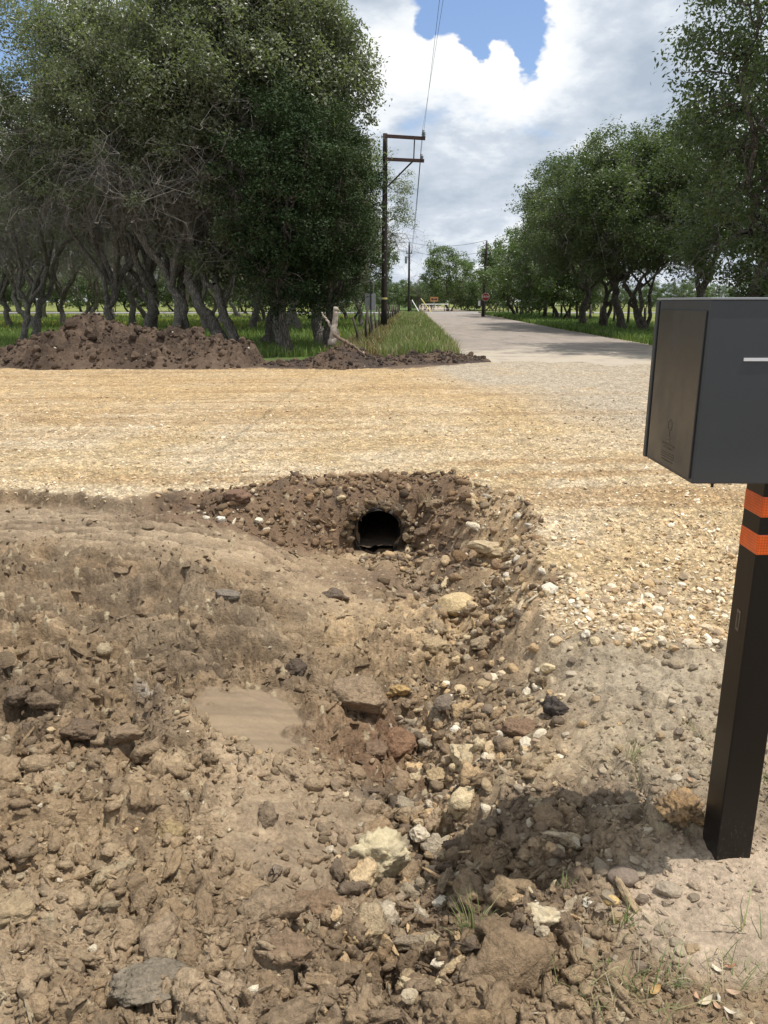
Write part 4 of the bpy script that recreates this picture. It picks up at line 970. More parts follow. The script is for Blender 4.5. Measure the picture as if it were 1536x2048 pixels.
for e, n in ((pole2, 1), (pole3, 1)):
    zt = (z2t - z2b) if e is pole2 else (z3t - z3b)
    insulator(0, 0, zt, e, 1.6); insulator(.32, 0, zt - 1.0, e, 1.3); insulator(-.32, 0, zt - 1.0, e, 1.3)
    mb = MB(); mb.box((0, 0, zt - 1.05), (.8, .08, .1)); mb.build('crossarm', M_WOOD_DK, e)
a = (pd(812, 520, Y2)[0] - P2X, pd(812, 520, Y2)[1] - z2b)
mb = MB(); mb.tube([(a[0], 0, a[1] - .45), (a[0], 0, a[1] + .45)], [.16, .16], 12); mb.build('transformer', M_INS, pole2)
mb = MB(); mb.box((a[0] / 2, 0, a[1] + .3), (abs(a[0]), .06, .08)); mb.build('bracket', M_WIRE, pole2)
def wire(name, p, q, sag, rad, label, group=None, n=60):
    mb = MB(); p = Vector(p); q = Vector(q); pts = []
    for k in range(n + 1):
        t = k / n; v = p.lerp(q, t); v.z -= sag * 4 * t * (1 - t); pts.append(v)
    mb.tube(pts, rad, 5, False); o = mb.build(name, M_WIRE); tag(o, label, 'wire', group); return o
def past(w, px, Yt, ext):
    """far end of a span that passes the top edge of the photograph at px"""
    d = pdir(px, 0); x = d[0] / d[1] * Yt
    k = (ext - w[1]) / (Yt - w[1]); return (w[0] + (x - w[0]) * k, ext, w[2] + (CAM_H + d[2] / d[1] * Yt - w[2]) * k + .0)
e1 = past(w1, 884, 26.5, -12); e2 = past(w2, 877, 23.0, -12)
wire('power_line', w1, e1, .25, .006, 'overhead wire from the upper crossarm, right one of the close pair above')
wire('power_line', w2, e2, .25, .006, 'overhead wire from the lower crossarm, left one of the close pair above')
t2 = (P2X, Y2, z2t + .38)
wire('power_line', w1, (P2X + .3, Y2, z2t), .8, .016, 'thin wire sloping from the upper crossarm down to the distant slim pole')
wire('power_line', w2, (P2X + .32, Y2, z2t - .7), .8, .016, 'thin wire sloping from the lower crossarm down to the distant slim pole')
wire('power_line', t2, (P3X + .1, 84, z3t + .35), .55, .02, 'topmost thin wire crossing the sky between the two distant poles')
wire('power_line', (P2X + .32, Y2, z2t - .72), (P3X, 84, z3t - .72), .55, .02, 'lower thin wire crossing the sky between the two distant poles')
wire('power_line', t2, (-30, 105, z2t + 1), .9, .02, 'upper thin wire running left from the distant slim pole into the trees')
wire('power_line', (P2X - .32, Y2, z2t - .72), (-30, 105, z2t - .6), .9, .02, 'lower thin wire running left from the distant slim pole into the trees')

# ------------------------------------------------------------------ signs
def letters(txt, size, mt, parent, loc, name='lettering'):
    cu = bpy.data.curves.new(name, 'FONT'); cu.body = txt; cu.size = size; cu.align_x = 'CENTER'; cu.align_y = 'CENTER'; cu.extrude = .004; cu.resolution_u = 3
    o = bpy.data.objects.new(name, cu); COL.objects.link(o); o.parent = parent; o.location = loc; o.rotation_euler = (math.pi / 2, 0, 0)
    bpy.context.view_layer.update(); me = bpy.data.meshes.new_from_object(o); me.materials.clear(); me.materials.append(mt)
    bpy.data.objects.remove(o); q = link(name, me, parent, loc); q.rotation_euler = (math.pi / 2, 0, 0); return q
SY = 82.0; X, _ = pd(970.5, 620, SY); _, zc_ = pd(970, 594, SY)
st = empty('stop_sign', (X, SY, 0)); tag(st, 'red octagonal stop sign at the end of the road by the distant pole', 'sign')
mb = MB(); mb.tube([(0, 0.06, -.1), (0, 0.06, zc_ + .3)], .05, 8); mb.build('post', M_POST, st)
def ngon(r_, y0, y1, n=8, rot=math.pi / 8):
    mb = MB(); a = [(r_ * math.cos(rot + k * 2 * math.pi / n), y0, r_ * math.sin(rot + k * 2 * math.pi / n) + zc_) for k in range(n)]
    b = [(x, y1, z) for x, y, z in a]; mb.add(a + b, [tuple(range(n))[::-1], tuple(range(n, 2 * n))] + [(k, (k + 1) % n, n + (k + 1) % n, n + k) for k in range(n)]); return mb
ngon(.42, .0, .012).build('border', M_WHITE, st); ngon(.395, -.004, .004).build('face', M_REDS, st); letters('STOP', .30, M_WHITE, st, (0, -.006, zc_))
mb = MB(); mb.box((-.62, .05, zc_ - .62), (.22, .02, .5)); mb.build('marker_plate', M_WHITE, st)
AY = 124.0; X, _ = pd(868, 620, AY); _, zc2 = pd(868, 598.5, AY)
ar = empty('arrow_sign', (X, AY, 0)); tag(ar, 'orange rectangular sign with a black two-headed arrow beyond the junction', 'sign')
mb = MB(); mb.tube([(0, .05, -.1), (0, .05, zc2)], .05, 8); mb.build('post', M_GALV, ar)
mb = MB(); mb.box((0, 0, zc2), (1.22, .02, .68)); mb.build('panel', M_ORANGE, ar)
mb = MB(); z0 = zc2
pts = [(-.5, 0), (-.24, .22), (-.24, .07), (.24, .07), (.24, .22), (.5, 0), (.24, -.22), (.24, -.07), (-.24, -.07), (-.24, -.22)]
mb.add([(x, -.014, z0 + z) for x, z in pts], [(0, 9, 8, 2, 1), (2, 8, 7, 3), (3, 7, 6, 5, 4)]); mb.build('arrow', M_BLACK, ar)
# back of a plain sign beside the left fence
BY_ = 34.0; X, _ = pd(742, 655, BY_); zc3 = pd(742, 606, BY_)[1]
bs_ = empty('road_sign', (X, BY_, 0)); tag(bs_, 'plain grey back of a road sign between the grove and the tall pole', 'sign')
mb = MB(); mb.box((-.02, 0, zc3 + .05), (.45, .012, .68)); mb.build('panel', M_SIGNB, bs_, bevel=.01)
mb = MB(); mb.box((0, -.03, (zc3 + .9) / 2), (.055, .04, zc3 + 1.0)); mb.build('post', M_WIRE, bs_)
mb = MB(); mb.box((.12, .03, 1.3), (.02, .02, 2.6)); mb.build('rail', M_GALV, bs_)

# ------------------------------------------------------------------ gate, guy guards, fences
GY = 128.0
gx0, _ = pd(842, 618, GY); gx1, _ = pd(898, 618, GY); zr = pd(860, 608.5, GY)[1]
gt_ = empty('pipe_gate', (gx0, GY, 0)); tag(gt_, 'white pipe gate rail across the far side of the junction', 'gate')
mb = MB(); mb.tube([(0, 0, zr), (gx1 - gx0, 0, zr)], .06, 8); mb.build('top_rail', M_WHITE, gt_)
mb = MB(); mb.tube([(0, 0, .45), (gx1 - gx0, 0, .45)], .03, 8); mb.build('bottom_rail', M_GALV, gt_)
for q in (0, 1):
    mb = MB(); mb.tube([((gx1 - gx0) * q, 0, -.1), ((gx1 - gx0) * q, 0, zr + .15)], .08, 8); mb.build('post', M_POST, gt_)
for q in range(1, 5):
    mb = MB(); mb.tube([((gx1 - gx0) * q / 5, 0, .45), ((gx1 - gx0) * q / 5, 0, zr)], .025, 6); mb.build('upright', M_GALV, gt_)
for (xa, ya, xb, yb, mt, lab) in ((824, 600, 840, 617, M_WHITE, 'pale slanted guy wire guard left of the white gate'), (842, 597, 864, 618, M_YELLOWG, 'yellowish slanted guy wire guard crossing the white gate')):
    A_ = pd(xa, ya, 112); B_ = pd(xb, yb, 110); mb = MB(); mb.tube([(A_[0], 112, A_[1]), (B_[0], 110, 0.02)], .055, 8); tag(mb.build('guy_guard', mt), lab, 'guy guard')
def fence(A_, B_, n, h, label, mt=M_POST, pr=.06, wires=4, seed=1, hv=.15, lean=.03):
    r_ = np.random.default_rng(seed); e = empty('wire_fence', (A_[0], A_[1], 0)); tag(e, label, 'fence')
    pm = []
    for k in range(n):
        t = k / (n - 1); x = A_[0] + (B_[0] - A_[0]) * t + r_.normal(0, .06); y = A_[1] + (B_[1] - A_[1]) * t
        z = float(height(x, y)[0]); hh = h * (1 + r_.normal(0, hv)); mb = MB()
        mb.tube([(x - A_[0], y - A_[1], z - .1), (x - A_[0] + r_.normal(0, lean), y - A_[1], z + hh * .5), (x - A_[0] + r_.normal(0, lean), y - A_[1], z + hh)], [pr, pr * .95, pr * .85], 8)
        mb.build('fence_post', mt, e, smooth=True)
    for w_ in range(wires):
        z = .25 + (h - .35) * w_ / max(1, wires - 1); mb = MB()
        mb.tube([(0, 0, z), ((B_[0] - A_[0]) / 2, (B_[1] - A_[1]) / 2, z - .03), (B_[0] - A_[0], B_[1] - A_[1], z)], .008, 4, False); mb.build('strand', M_WIRE, e)
    return e
fence((-.9, 27.5), (1.9, 104), 26, 1.25, 'weathered wire fence along the left verge, from the grove to the road end', pr=.05, seed=2, hv=.18, lean=.08)
fence((17.6, 40), (16.2, 116), 24, 1.35, 'wooden post fence behind the oaks on the right of the road', pr=.10, seed=3)
fence((18, 136), (75, 120), 26, 1.35, 'far fence line on the right beyond the crossing road', pr=.08, seed=4)
fence((10, 131), (-60, 128), 26, 1.3, 'far fence line on the left beyond the crossing road', pr=.08, seed=5)
wx0, _ = pd(1020, 610, 125); wx1, _ = pd(1112, 610, 125)
e = empty('pipe_rail', (wx0, 125, 0)); tag(e, 'white pipe rail seen between the trunks of the right-hand oaks', 'rail')
zz = pd(1060, 608.5, 125)[1]; mb = MB(); mb.tube([(0, 0, zz), (wx1 - wx0, 0, zz)], .06, 8); mb.build('top_rail', M_WHITE, e)
for q in range(6):
    mb = MB(); mb.tube([((wx1 - wx0) * q / 5, 0, -.1), ((wx1 - wx0) * q / 5, 0, zz)], .045, 6); mb.build('upright', M_GALV, e)

# ------------------------------------------------------------------ road sheets
def road_mat(name, base, seed):
    m = bpy.data.materials.new(name); m.use_nodes = True; T = NT(m.node_tree); bs = T.n['Principled BSDF']
    tc = T.add('ShaderNodeTexCoord').outputs['Object']
    n = T.noise(T.vmath('MULTIPLY', tc, (1, .25, 1)).outputs[0], 1.4, 6, .6).outputs['Fac']; n2 = T.noise(tc, 45, 4, .7).outputs['Fac']
    cr_ = T.add('ShaderNodeTexVoronoi', feature='DISTANCE_TO_EDGE', inp={'Vector': T.vmath('ADD', tc, T.noise(tc, 1.5, 3).outputs['Color']).outputs[0], 'Scale': .35})
    f = T.math('MULTIPLY', T.mapr(n, .25, .75, .78, 1.2, False), T.mapr(n2, .25, .75, .75, 1.25, False))
    f = T.math('MULTIPLY', f, T.mapr(cr_.outputs['Distance'], .0, .02, .7, 1.0))
    c = T.vmath('SCALE', base, scale=f).outputs[0]
    yy_ = T.add('ShaderNodeSeparateXYZ', inp={0: tc}).outputs[1]; dn_ = T.noise(tc, .8, 7, .68).outputs['Fac']
    dm = T.mapr(T.math('ADD', dn_, T.mapr(yy_, 20, 40, .22, -.35, False)), .48, .66)
    c = T.mix(T.math('MULTIPLY', dm, .8), c, T.vmath('SCALE', (.43, .37, .285), scale=T.mapr(n2, .25, .75, .8, 1.2, False)).outputs[0])
    T.l.new(c, bs.inputs['Base Color']); bs.inputs['Roughness'].default_value = .85
    return m
M_ROAD = road_mat('worn_chipseal', (.255, .215, .182), 1)
ys_ = np.concatenate([np.arange(21.5, 40, .25), np.arange(40, 131, 1.0)]); nn = 25
V_ = []
for y in ys_:
    a, b = road_edges(y); a -= .35 * max(0, 1 - abs(y - 120) / 12) * 8 * (y > 108); b += (y > 108) * (y - 108) * .35
    a += .12 * vn(np.array([y * .7]), np.array([3.]), 5)[0] + .05 * vn(np.array([y * 3.]), np.array([3.]), 5)[0]; b += .12 * vn(np.array([y * .7]), np.array([9.]), 5)[0]
    for k in range(nn):
        t = k / (nn - 1); zc3_ = .022 + .03 * (1 - (2 * t - 1) ** 2) - (.05 if k in (0, nn - 1) else 0) - .05 * max(0, 1 - (y - 21.5) / 3.)
        yo = (2.2 * vn(np.array([t * 5.]), np.array([1.]), 5)[0] + 1.2 * vn(np.array([t * 17.]), np.array([1.]), 6)[0]) * max(0, 1 - (y - 21.5) / 6)
        V_.append((a + (b - a) * t, y + yo, zc3_))
i_ = np.arange(len(ys_) - 1)[:, None] * nn; j_ = np.arange(nn - 1)[None, :]
o = link('road', np_mesh('road', np.array(V_), np.stack([i_ + j_, i_ + j_ + 1, i_ + nn + j_ + 1, i_ + nn + j_], -1).reshape(-1, 4), M_ROAD, True)); tag(o, kind='structure')
mb = MB(); ys = (112, 112, 119.5, 119.5)
V_ = []; 
for x in np.linspace(-160, 160, 81): V_ += [(x, 112 + .01 * x, .0), (x, 113 + .01 * x, .062), (x, 121 + .01 * x, .066), (x, 122 + .01 * x, .0)]
i_ = np.arange(80)[:, None] * 4; j_ = np.arange(3)[None, :]
o = link('crossing_road', np_mesh('crossing_road', np.array(V_), np.stack([i_ + j_, i_ + 4 + j_, i_ + 5 + j_, i_ + j_ + 1], -1).reshape(-1, 4), road_mat('grey_asphalt', (.24, .23, .225), 2), True)); tag(o, kind='structure')

# ------------------------------------------------------------------ heaps of dug earth
def heap(name, x0, x1, y0, y1, hfun, base, step, label, cat, seed, amp=1.0):
    nx = int((x1 - x0) / step); ny = int((y1 - y0) / step); xs = np.linspace(x0, x1, nx); ys = np.linspace(y0, y1, ny); XX, YY = np.meshgrid(xs, ys)
    H = hfun(XX, YY); mk = sst(0.0, .25, H)
    z = H.copy(); tone = np.zeros(H.shape)
    wx = XX + .1 * vn(XX * 3, YY * 3, seed); wy = YY + .1 * vn(XX * 3, YY * 3, seed + 1)
    for sc, am, sd in ((1.9, .16, 1), (4.1, .11, 2), (8.3, .075, 3), (15, .045, 4)):
        f1, f2, cid = worley(wx * sc, wy * sc, seed + sd); on = cid > .3
        z += mk * am * amp * cell_dome(f1, cid) * on; tone += (cid - .5) * .4 * on; z -= mk * am * .3 * amp * sst(.14, 0, f2 - f1)
    z += mk * amp * (.30 * fbm(XX * .9, YY * .9, seed + 9, 5, .62) + .10 * (1 - 2 * np.abs(fbm(XX * 2.6 + YY, YY * 3.1, seed + 12, 4, .6))))
    z = np.where(H < .005, -.12, z) + base
    n2 = fbm(XX * 1.3, YY * 1.3, seed + 20, 4)
    c = np.array(C0[0]) * (1 - sst(-.3, .4, n2)[..., None]) + np.array(C0[1]) * sst(-.3, .4, n2)[..., None]
    c = c * (1 + tone[..., None] * .5)
    i_ = np.arange(ny - 1)[:, None] * nx; j_ = np.arange(nx - 1)[None, :]
    f = np.stack([i_ + j_, i_ + j_ + 1, i_ + nx + j_ + 1, i_ + nx + j_], -1).reshape(-1, 4)
    v = np.stack([XX, YY, z], -1).reshape(-1, 3); keep = (H > -.02).ravel()[f].any(1)
    org = np.array([(x0 + x1) / 2, (y0 + y1) / 2, 0])
    e = empty(name, tuple(org)); tag(e, label, cat)
    o = link('heap_body', np_mesh(name, v - org, f[keep], M_CLOD, False, np.clip(c, .01, .7).reshape(-1, 3)), e)
    r_ = np.random.default_rng(seed); q = r_.integers(0, len(v), 6000); q = q[H.ravel()[q] > .03][:2600]
    sz = np.clip(r_.lognormal(-2.75, .55, len(q)), .035, .36) * amp ** .5
    cc = np.array(C0)[r_.integers(0, 2, len(q))] * (1 + r_.normal(0, .18, (len(q), 1)))
    wh = r_.uniform(0, 1, len(q)) < .012; cc[wh] = (.6, .55, .45); sz[wh] *= .6
    V = []; F = []; Cc = []; b = 0; rot = rotm(r_, len(q))
    for k in range(len(q)):
        pv, pf = (PROTO2 if sz[k] > .13 else PROTO1)[k % 16]; vv = (pv * .5 * sz[k]) @ rot[k].T + v[q[k]] - org + np.array([0, 0, sz[k] * .15]); V.append(vv); F.append(pf + b); b += len(pv); Cc.append(np.tile(cc[k], (len(pv), 1)))
    o2 = link('earth_lumps', np_mesh('earth_lumps', np.concatenate(V), np.concatenate(F), M_CLOD, False, np.clip(np.concatenate(Cc), .01, .8)), e); o2['kind'] = 'stuff'
    return e
C0 = [(.074, .052, .038), (.115, .081, .058)]
def pile_h(X, Y):
    xs = [pd(q, 700, 20.8)[0] for q in (-420, -60, 30, 90, 130, 175, 240, 300, 350, 400, 450, 490, 505, 520)]
    zs = [.05, .10, .32, .72, .98, .94, .76, .70, .66, .60, .50, .48, .28, .0]
    prof = np.interp(X, xs, zs); yc = 21.2 + .35 * vn(X * .4, X * 0, 4); w = 1.2 + prof * 1.15
    return prof * np.clip(1 - (np.abs(Y - yc) / w) ** 1.5, -.1, 1) + np.where(prof < .01, -.05, 0)
heap('dirt_pile', -16.5, -3.0, 18.3, 24.5, pile_h, -.02, .055, 'long heap of dug reddish brown earth in front of the left oaks', 'dirt pile', 300)
C0 = [(.060, .045, .037), (.105, .072, .05)]
def pile2_h(X, Y):
    xs = [pd(q, 715, 20.5)[0] for q in (500, 560, 620, 660, 690, 720, 760, 800, 850, 900, 960, 1010)]
    zs = [.0, .06, .12, .30, .42, .28, .16, .14, .16, .15, .08, 0.0]
    yc = np.interp(X, [xs[2], xs[6], xs[8], xs[11]], [20.4, 20.6, 22.0, 22.8]); prof = np.interp(X, xs, zs); w = .9 + prof * 1.6 + .5 * sst(0, 2, X)
    return prof * np.clip(1 - (np.abs(Y - yc) / w) ** 1.6, -.1, 1) + np.where(prof < .005, -.05, 0)
heap('dirt_mound', -3.6, 3.6, 18.8, 24.5, pile2_h, -.01, .05, 'low dark ridge of torn earth and roots between the gravel and the grass verge', 'dirt mound', 340, .45)
def limb(name, pts, rads, mt, label, Y, cat='branch'):
    P3 = [];
    for k, (px, py, dy) in enumerate(pts):
        x, z = pd(px, py, Y + dy); P3.append((x, Y + dy, z))
    P3 = np.array(P3); t = np.linspace(0, len(P3) - 1, len(P3) * 5); P4 = np.stack([np.interp(t, range(len(P3)), P3[:, k]) for k in range(3)], -1)
    P4[1:-1] += np.random.default_rng(len(label)).normal(0, .012, P4[1:-1].shape); rd = np.interp(t, range(len(P3)), rads)
    mb = MB(); mb.tube(P4 - P4[0], rd, 9); o = mb.build(name, mt, None, True, tuple(P4[0])); tag(o, label, cat); return o
limb('dead_stump', [(664, 690, 0), (667, 660, 0), (671, 635, 0), (672, 615, 0)], [.11, .085, .07, .065], M_DEAD, 'upright pale broken stump standing in the low dark mound', 20.8, 'stump')
limb('dead_branch', [(667, 662, .05), (656, 643, .1), (648, 632, .1), (643, 625, .1)], [.035, .03, .025, .02], M_DEAD, 'thin pale stick leaning left against the upright stump', 20.8)
limb('dead_branch', [(668, 668, 0), (690, 684, -.2), (706, 692, -.4), (722, 704, -.5), (734, 718, -.6)], [.05, .045, .04, .03, .02], M_ROOT, 'dark fallen branch sloping right from the stump onto the mound', 20.6)
# ------------------------------------------------------------------ trees
def bark_mat(name, a, b):
    m = bpy.data.materials.new(name); m.use_nodes = True; T = NT(m.node_tree); bs = T.n['Principled BSDF']
    tc = T.add('ShaderNodeTexCoord').outputs['Object']; tcs = T.vmath('MULTIPLY', tc, (1, 1, .25)).outputs[0]
    v = T.add('ShaderNodeTexVoronoi', feature='DISTANCE_TO_EDGE', inp={'Vector': tcs, 'Scale': 16.0}); n = T.noise(tc, 3, 6, .65).outputs['Fac']
    c = T.mix(T.mapr(n, .3, .7), (*a, 1), (*b, 1)); c = T.vmath('SCALE', c, scale=T.mapr(v.outputs['Distance'], .0, .25, .55, 1.1)).outputs[0]
    T.l.new(c, bs.inputs['Base Color']); bs.inputs['Roughness'].default_value = .95; bs.inputs['Specular IOR Level'].default_value = .15
    bp = T.add('ShaderNodeBump', inp={'Strength': 1.0, 'Distance': 1.0, 'Height': T.math('MULTIPLY', T.mapr(v.outputs['Distance'], 0, .2), .02)}); T.l.new(bp.outputs[0], bs.inputs['Normal'])
    return m
M_BARK = bark_mat('oak_bark', (.20, .178, .152), (.31, .28, .245)); M_BARKD = bark_mat('dark_bark', (.11, .094, .078), (.18, .155, .13))
M_TWIG = mat('grey_twigs', (.19, .175, .155), .9)
def leaf_mat(name, a, b, tr=.38, rough=.38, spec=.5):
    m = bpy.data.materials.new(name); m.use_nodes = True; T = NT(m.node_tree); bs = T.n['Principled BSDF']; outn = [q for q in T.n if q.type == 'OUTPUT_MATERIAL'][0]
    tc = T.add('ShaderNodeTexCoord').outputs['Object']; n = T.noise(tc, .8, 4, .7).outputs['Fac']; n2 = T.noise(tc, 14, 3, .7).outputs['Fac']
    oi = T.add('ShaderNodeObjectInfo').outputs['Random']
    f = T.math('ADD', T.math('ADD', T.math('MULTIPLY', n, .7), T.math('MULTIPLY', n2, .5)), T.math('MULTIPLY', oi, .2))
    c = T.mix(T.mapr(f, .42, .95), (*a, 1), (*b, 1)); T.l.new(c, bs.inputs['Base Color']); bs.inputs['Roughness'].default_value = rough; bs.inputs['Specular IOR Level'].default_value = spec
    t = T.add('ShaderNodeBsdfTranslucent'); T.l.new(T.vmath('MULTIPLY', c, (1.3, 1.5, .7)).outputs[0], t.inputs[0])
    mx = T.add('ShaderNodeMixShader'); mx.inputs[0].default_value = tr; T.l.new(bs.outputs[0], mx.inputs[1]); T.l.new(t.outputs[0], mx.inputs[2]); T.l.new(mx.outputs[0], outn.inputs[0])
    return m
M_LEAF = leaf_mat('live_oak_leaves', (.102, .120, .074), (.205, .222, .140))
M_LEAFR = leaf_mat('green_oak_leaves', (.058, .083, .038), (.125, .155, .068))
M_LEAFJ = leaf_mat('juniper_sprays', (.022, .042, .016), (.048, .074, .026), .12, .7, .2)
M_LEAFF = leaf_mat('far_leaves', (.065, .100, .032), (.12, .165, .055), .3)

def path(r_, a, b, n, wob, rise=0.0):
    """a crooked limb from a to b"""
    t = np.linspace(0, 1, n)[:, None]; L = np.linalg.norm(b - a); p = a + (b - a) * t
    off = np.cumsum(r_.normal(0, 1, (n, 3)), 0); off -= off[0] + (off[-1] - off[0]) * t
    p = p + off * wob * L / n; p[:, 2] += (np.sin(t[:, 0] * math.pi) * rise * L); return p
def leaf_cloud(r_, cen, rad, per, size, flat=.75):
    n = len(cen) * per; c = np.repeat(cen, per, 0); rr = np.repeat(rad, per)
    d = r_.normal(size=(n, 3)); d /= np.linalg.norm(d, axis=1, keepdims=True); u = r_.uniform(0, 1, n) ** .45
    # ragged clump: radius varies with direction
    lump = 1 + .35 * np.sin(d[:, 0] * 7 + c[:, 0] * 3) * np.cos(d[:, 1] * 6 + c[:, 1] * 5)
    p = c + d * (u * rr * lump)[:, None] * np.array([1, 1, flat])
    nrm = r_.normal(size=(n, 3)) + np.array([0, 0, 1.1]) + d * .6; nrm /= np.linalg.norm(nrm, axis=1, keepdims=True)
    a = np.cross(nrm, r_.normal(size=(n, 3))); a /= np.linalg.norm(a, axis=1, keepdims=True); b = np.cross(nrm, a)
    s = size * r_.uniform(.65, 1.35, n)[:, None]; w = s * .55
    v = np.stack([p - a * s, p + b * w * .8 + nrm * w * .15, p + a * s, p - b * w * .8 + nrm * w * .15], 1).reshape(-1, 3)
    return v, np.arange(4 * n).reshape(n, 4)
def make_tree(seed, H, Rx, trunk_h, r0, stems=1, nl=6, nb=26, nt=420, per=150, leaf=.055, clump=.62, zc=.64, zr=.38, bare=260, lean=(0, 0), droop=0.0, top_bias=.25, Ry=None, limb_low=.32, wob=.40, bark=None, leafm=None, twigs=True, mat_sides=8, low=-.72):
    """one tree of its own: crooked stems, limbs, branches, twigs, then leaf clumps at the twig ends"""
    r_ = np.random.default_rng(seed); Ry = Ry or Rx; V = []; F = []; base = 0
    TV = []; TF = []; tb = 0
    def tube_add(p, rad, n):
        nonlocal base; v, f = tube_arr(p, rad, n); V.append(v); F.append(f + base); base += len(v)
    def twig_add(p, rad):
        nonlocal tb; v, f = tube_arr(p, rad, 3); TV.append(v); TF.append(f + tb); tb += len(v)
    lean = np.array([lean[0], lean[1], 0.0]); cen = np.array([0, 0, H * zc]) + lean * 1.3
    tops = []
    for s in range(stems):
        a = np.array([r_.normal(0, .25), r_.normal(0, .25), -.25]) if stems > 1 else np.array([0, 0, -.25])
        b = a * np.array([1, 1, 0]) * (2.5 if stems > 1 else 1) + lean * .6 + np.array([r_.normal(0, .25 * Rx * .4), r_.normal(0, .25 * Rx * .4), trunk_h * r_.uniform(.85, 1.15)])
        p = path(r_, a, b, 12, wob * .6); rr = r0 * (1 if s == 0 else r_.uniform(.6, .85)); t = np.linspace(0, 1, 12)
        rad = rr * (1 - .35 * t) * (1 + .55 * np.exp(-t * 9)); tube_add(p, rad, 12); tops.append((p, rr * .65))
    # targets inside the crown
    def target(n, shell, low=-1.0):
        out = []
        while len(out) < n:
            d = r_.normal(size=3); d /= np.linalg.norm(d)
            if d[2] < low: continue
            rr = r_.uniform(0, 1) ** (1 / 3 / shell)
            out.append(cen + d * np.array([Rx, Ry, H * zr]) * rr + np.array([0, 0, -droop * (d[0] ** 2 + d[1] ** 2) * rr * rr]))
        return np.array(out)
    limbs = []
    for k in range(nl):
        p0, rr = tops[k % len(tops)]; tt = p0[-1] if r_.uniform() < .6 else p0[r_.integers(7, 12)]
        az = k / nl * 6.283 + r_.normal(0, .35); el = r_.uniform(-.35, .9)
        e = cen + np.array([math.cos(az) * math.cos(el) * Rx * .72, math.sin(az) * math.cos(el) * Ry * .72, math.sin(el) * H * zr * .72])
        p = path(r_, tt, e, 14, wob, .12 * (1 if el < .3 else 0)); rad = rr * np.linspace(.82, .20, 14); tube_add(p, rad, mat_sides); limbs.append((p, rad))
    LP = np.concatenate([p for p, _ in limbs]); LR = np.concatenate([q for _, q in limbs])
    brs = []
    for e in target(nb, .8, -.75):
        d = np.linalg.norm(LP - e, axis=1) + .8 * np.maximum(0, LP[:, 2] - e[2]); k = int(np.argmin(d + r_.uniform(0, .8, len(d))))
        p = path(r_, LP[k], e, 9, wob * .9, .05); rad = min(LR[k] * .7, .11 * (H / 12)) * np.linspace(1, .22, 9); tube_add(p, rad, 6); brs.append((p, rad))
    BP = np.concatenate([p[2:] for p, _ in brs] + [p[7:] for p, _ in limbs]); BR_ = np.concatenate([q[2:] for _, q in brs] + [q[7:] for _, q in limbs])
    tg = target(nt, 1.5, low)
    # uneven outline: push some bulges, drop some clumps to leave gaps
    bul = np.array([mnoise.noise(Vector(q * (1.9 / Rx)) + Vector((seed, 0, 0))) for q in tg]); rel = tg - cen
    tg = cen + rel * (1 + .30 * bul)[:, None]
    gap = np.array([mnoise.noise(Vector(q * (3.4 / Rx)) + Vector((0, seed, 0))) for q in tg]); tg = tg[gap > -.22]
    for e in tg:
        k = int(np.argmin(np.linalg.norm(BP - e, axis=1)))
        if np.linalg.norm(BP[k] - e) < .15: continue
        p = path(r_, BP[k], e, 6, .6); rad = min(BR_[k] * .7, .035) * np.linspace(1, .3, 6); tube_add(p, rad, 4)
    # bare grey twigs in the lower crown
    lowt = cen + (r_.uniform(-1, 1, (bare, 3))) * np.array([Rx * .98, Ry * .98, 0]) + np.stack([np.zeros(bare), np.zeros(bare), r_.uniform(-1.05, -.45, bare) * H * zr], -1)
    for e in lowt:
        k = int(np.argmin(np.linalg.norm(BP - e, axis=1))); p = path(r_, BP[k], e, 6, .9); twig_add(p, .012 * np.linspace(1, .35, 6))
        for q in range(5):
            s = p[r_.integers(2, 6)]; ee = s + r_.normal(0, .40, 3) * np.array([1, 1, .7]); twig_add(path(r_, s, ee, 4, .9), .008 * np.linspace(1, .4, 4))
    vt = np.concatenate(V); ft = np.concatenate(F)
    me_t = np_mesh('trunk', vt, ft, bark or M_BARK, True)
    me_w = np_mesh('twigs', np.concatenate(TV), np.concatenate(TF), M_TWIG, False) if bare else None
    up = r_.uniform(.7, 1.3, len(tg)) * clump
    lv, lf = leaf_cloud(r_, tg, up, per, leaf)
    me_l = np_mesh('crown', lv, lf, leafm or M_LEAF, False)
    return me_t, me_l, me_w
OAKS = [make_tree(1, 14.0, 5.0, 3.0, .25, 1, 7, 34, 480, 115, .066, .60, .66, .33, 300, (.8, 0)),
        make_tree(2, 13.4, 5.2, 2.4, .26, 2, 7, 34, 480, 115, .066, .62, .66, .33, 300, (-.9, .3)),
        make_tree(3, 14.5, 4.4, 3.6, .24, 1, 6, 30, 460, 115, .066, .58, .64, .36, 240, (-.5, 0)),
        make_tree(4, 13.6, 2.8, 3.2, .21, 1, 6, 28, 480, 115, .065, .52, .56, .45, 40, (-1.3, 0), low=-.95)]
ROAKS = [make_tree(11, 12.0, 5.6, 3.0, .25, 1, 7, 34, 540, 120, .080, .64, .62, .37, 40, (-.6, 0), leafm=M_LEAFR, bark=M_BARKD, low=-.85),
         make_tree(12, 12.0, 5.0, 2.6, .22, 3, 7, 32, 520, 120, .080, .64, .62, .37, 40, (.5, 0), leafm=M_LEAFR, bark=M_BARKD, low=-.85)]
BIG = make_tree(15, 15.0, 5.0, 2.8, .24, 1, 9, 54, 1050, 120, .080, .66, .54, .49, 40, (1.5, 0), leafm=M_LEAFR, bark=M_BARKD, low=-1.0)
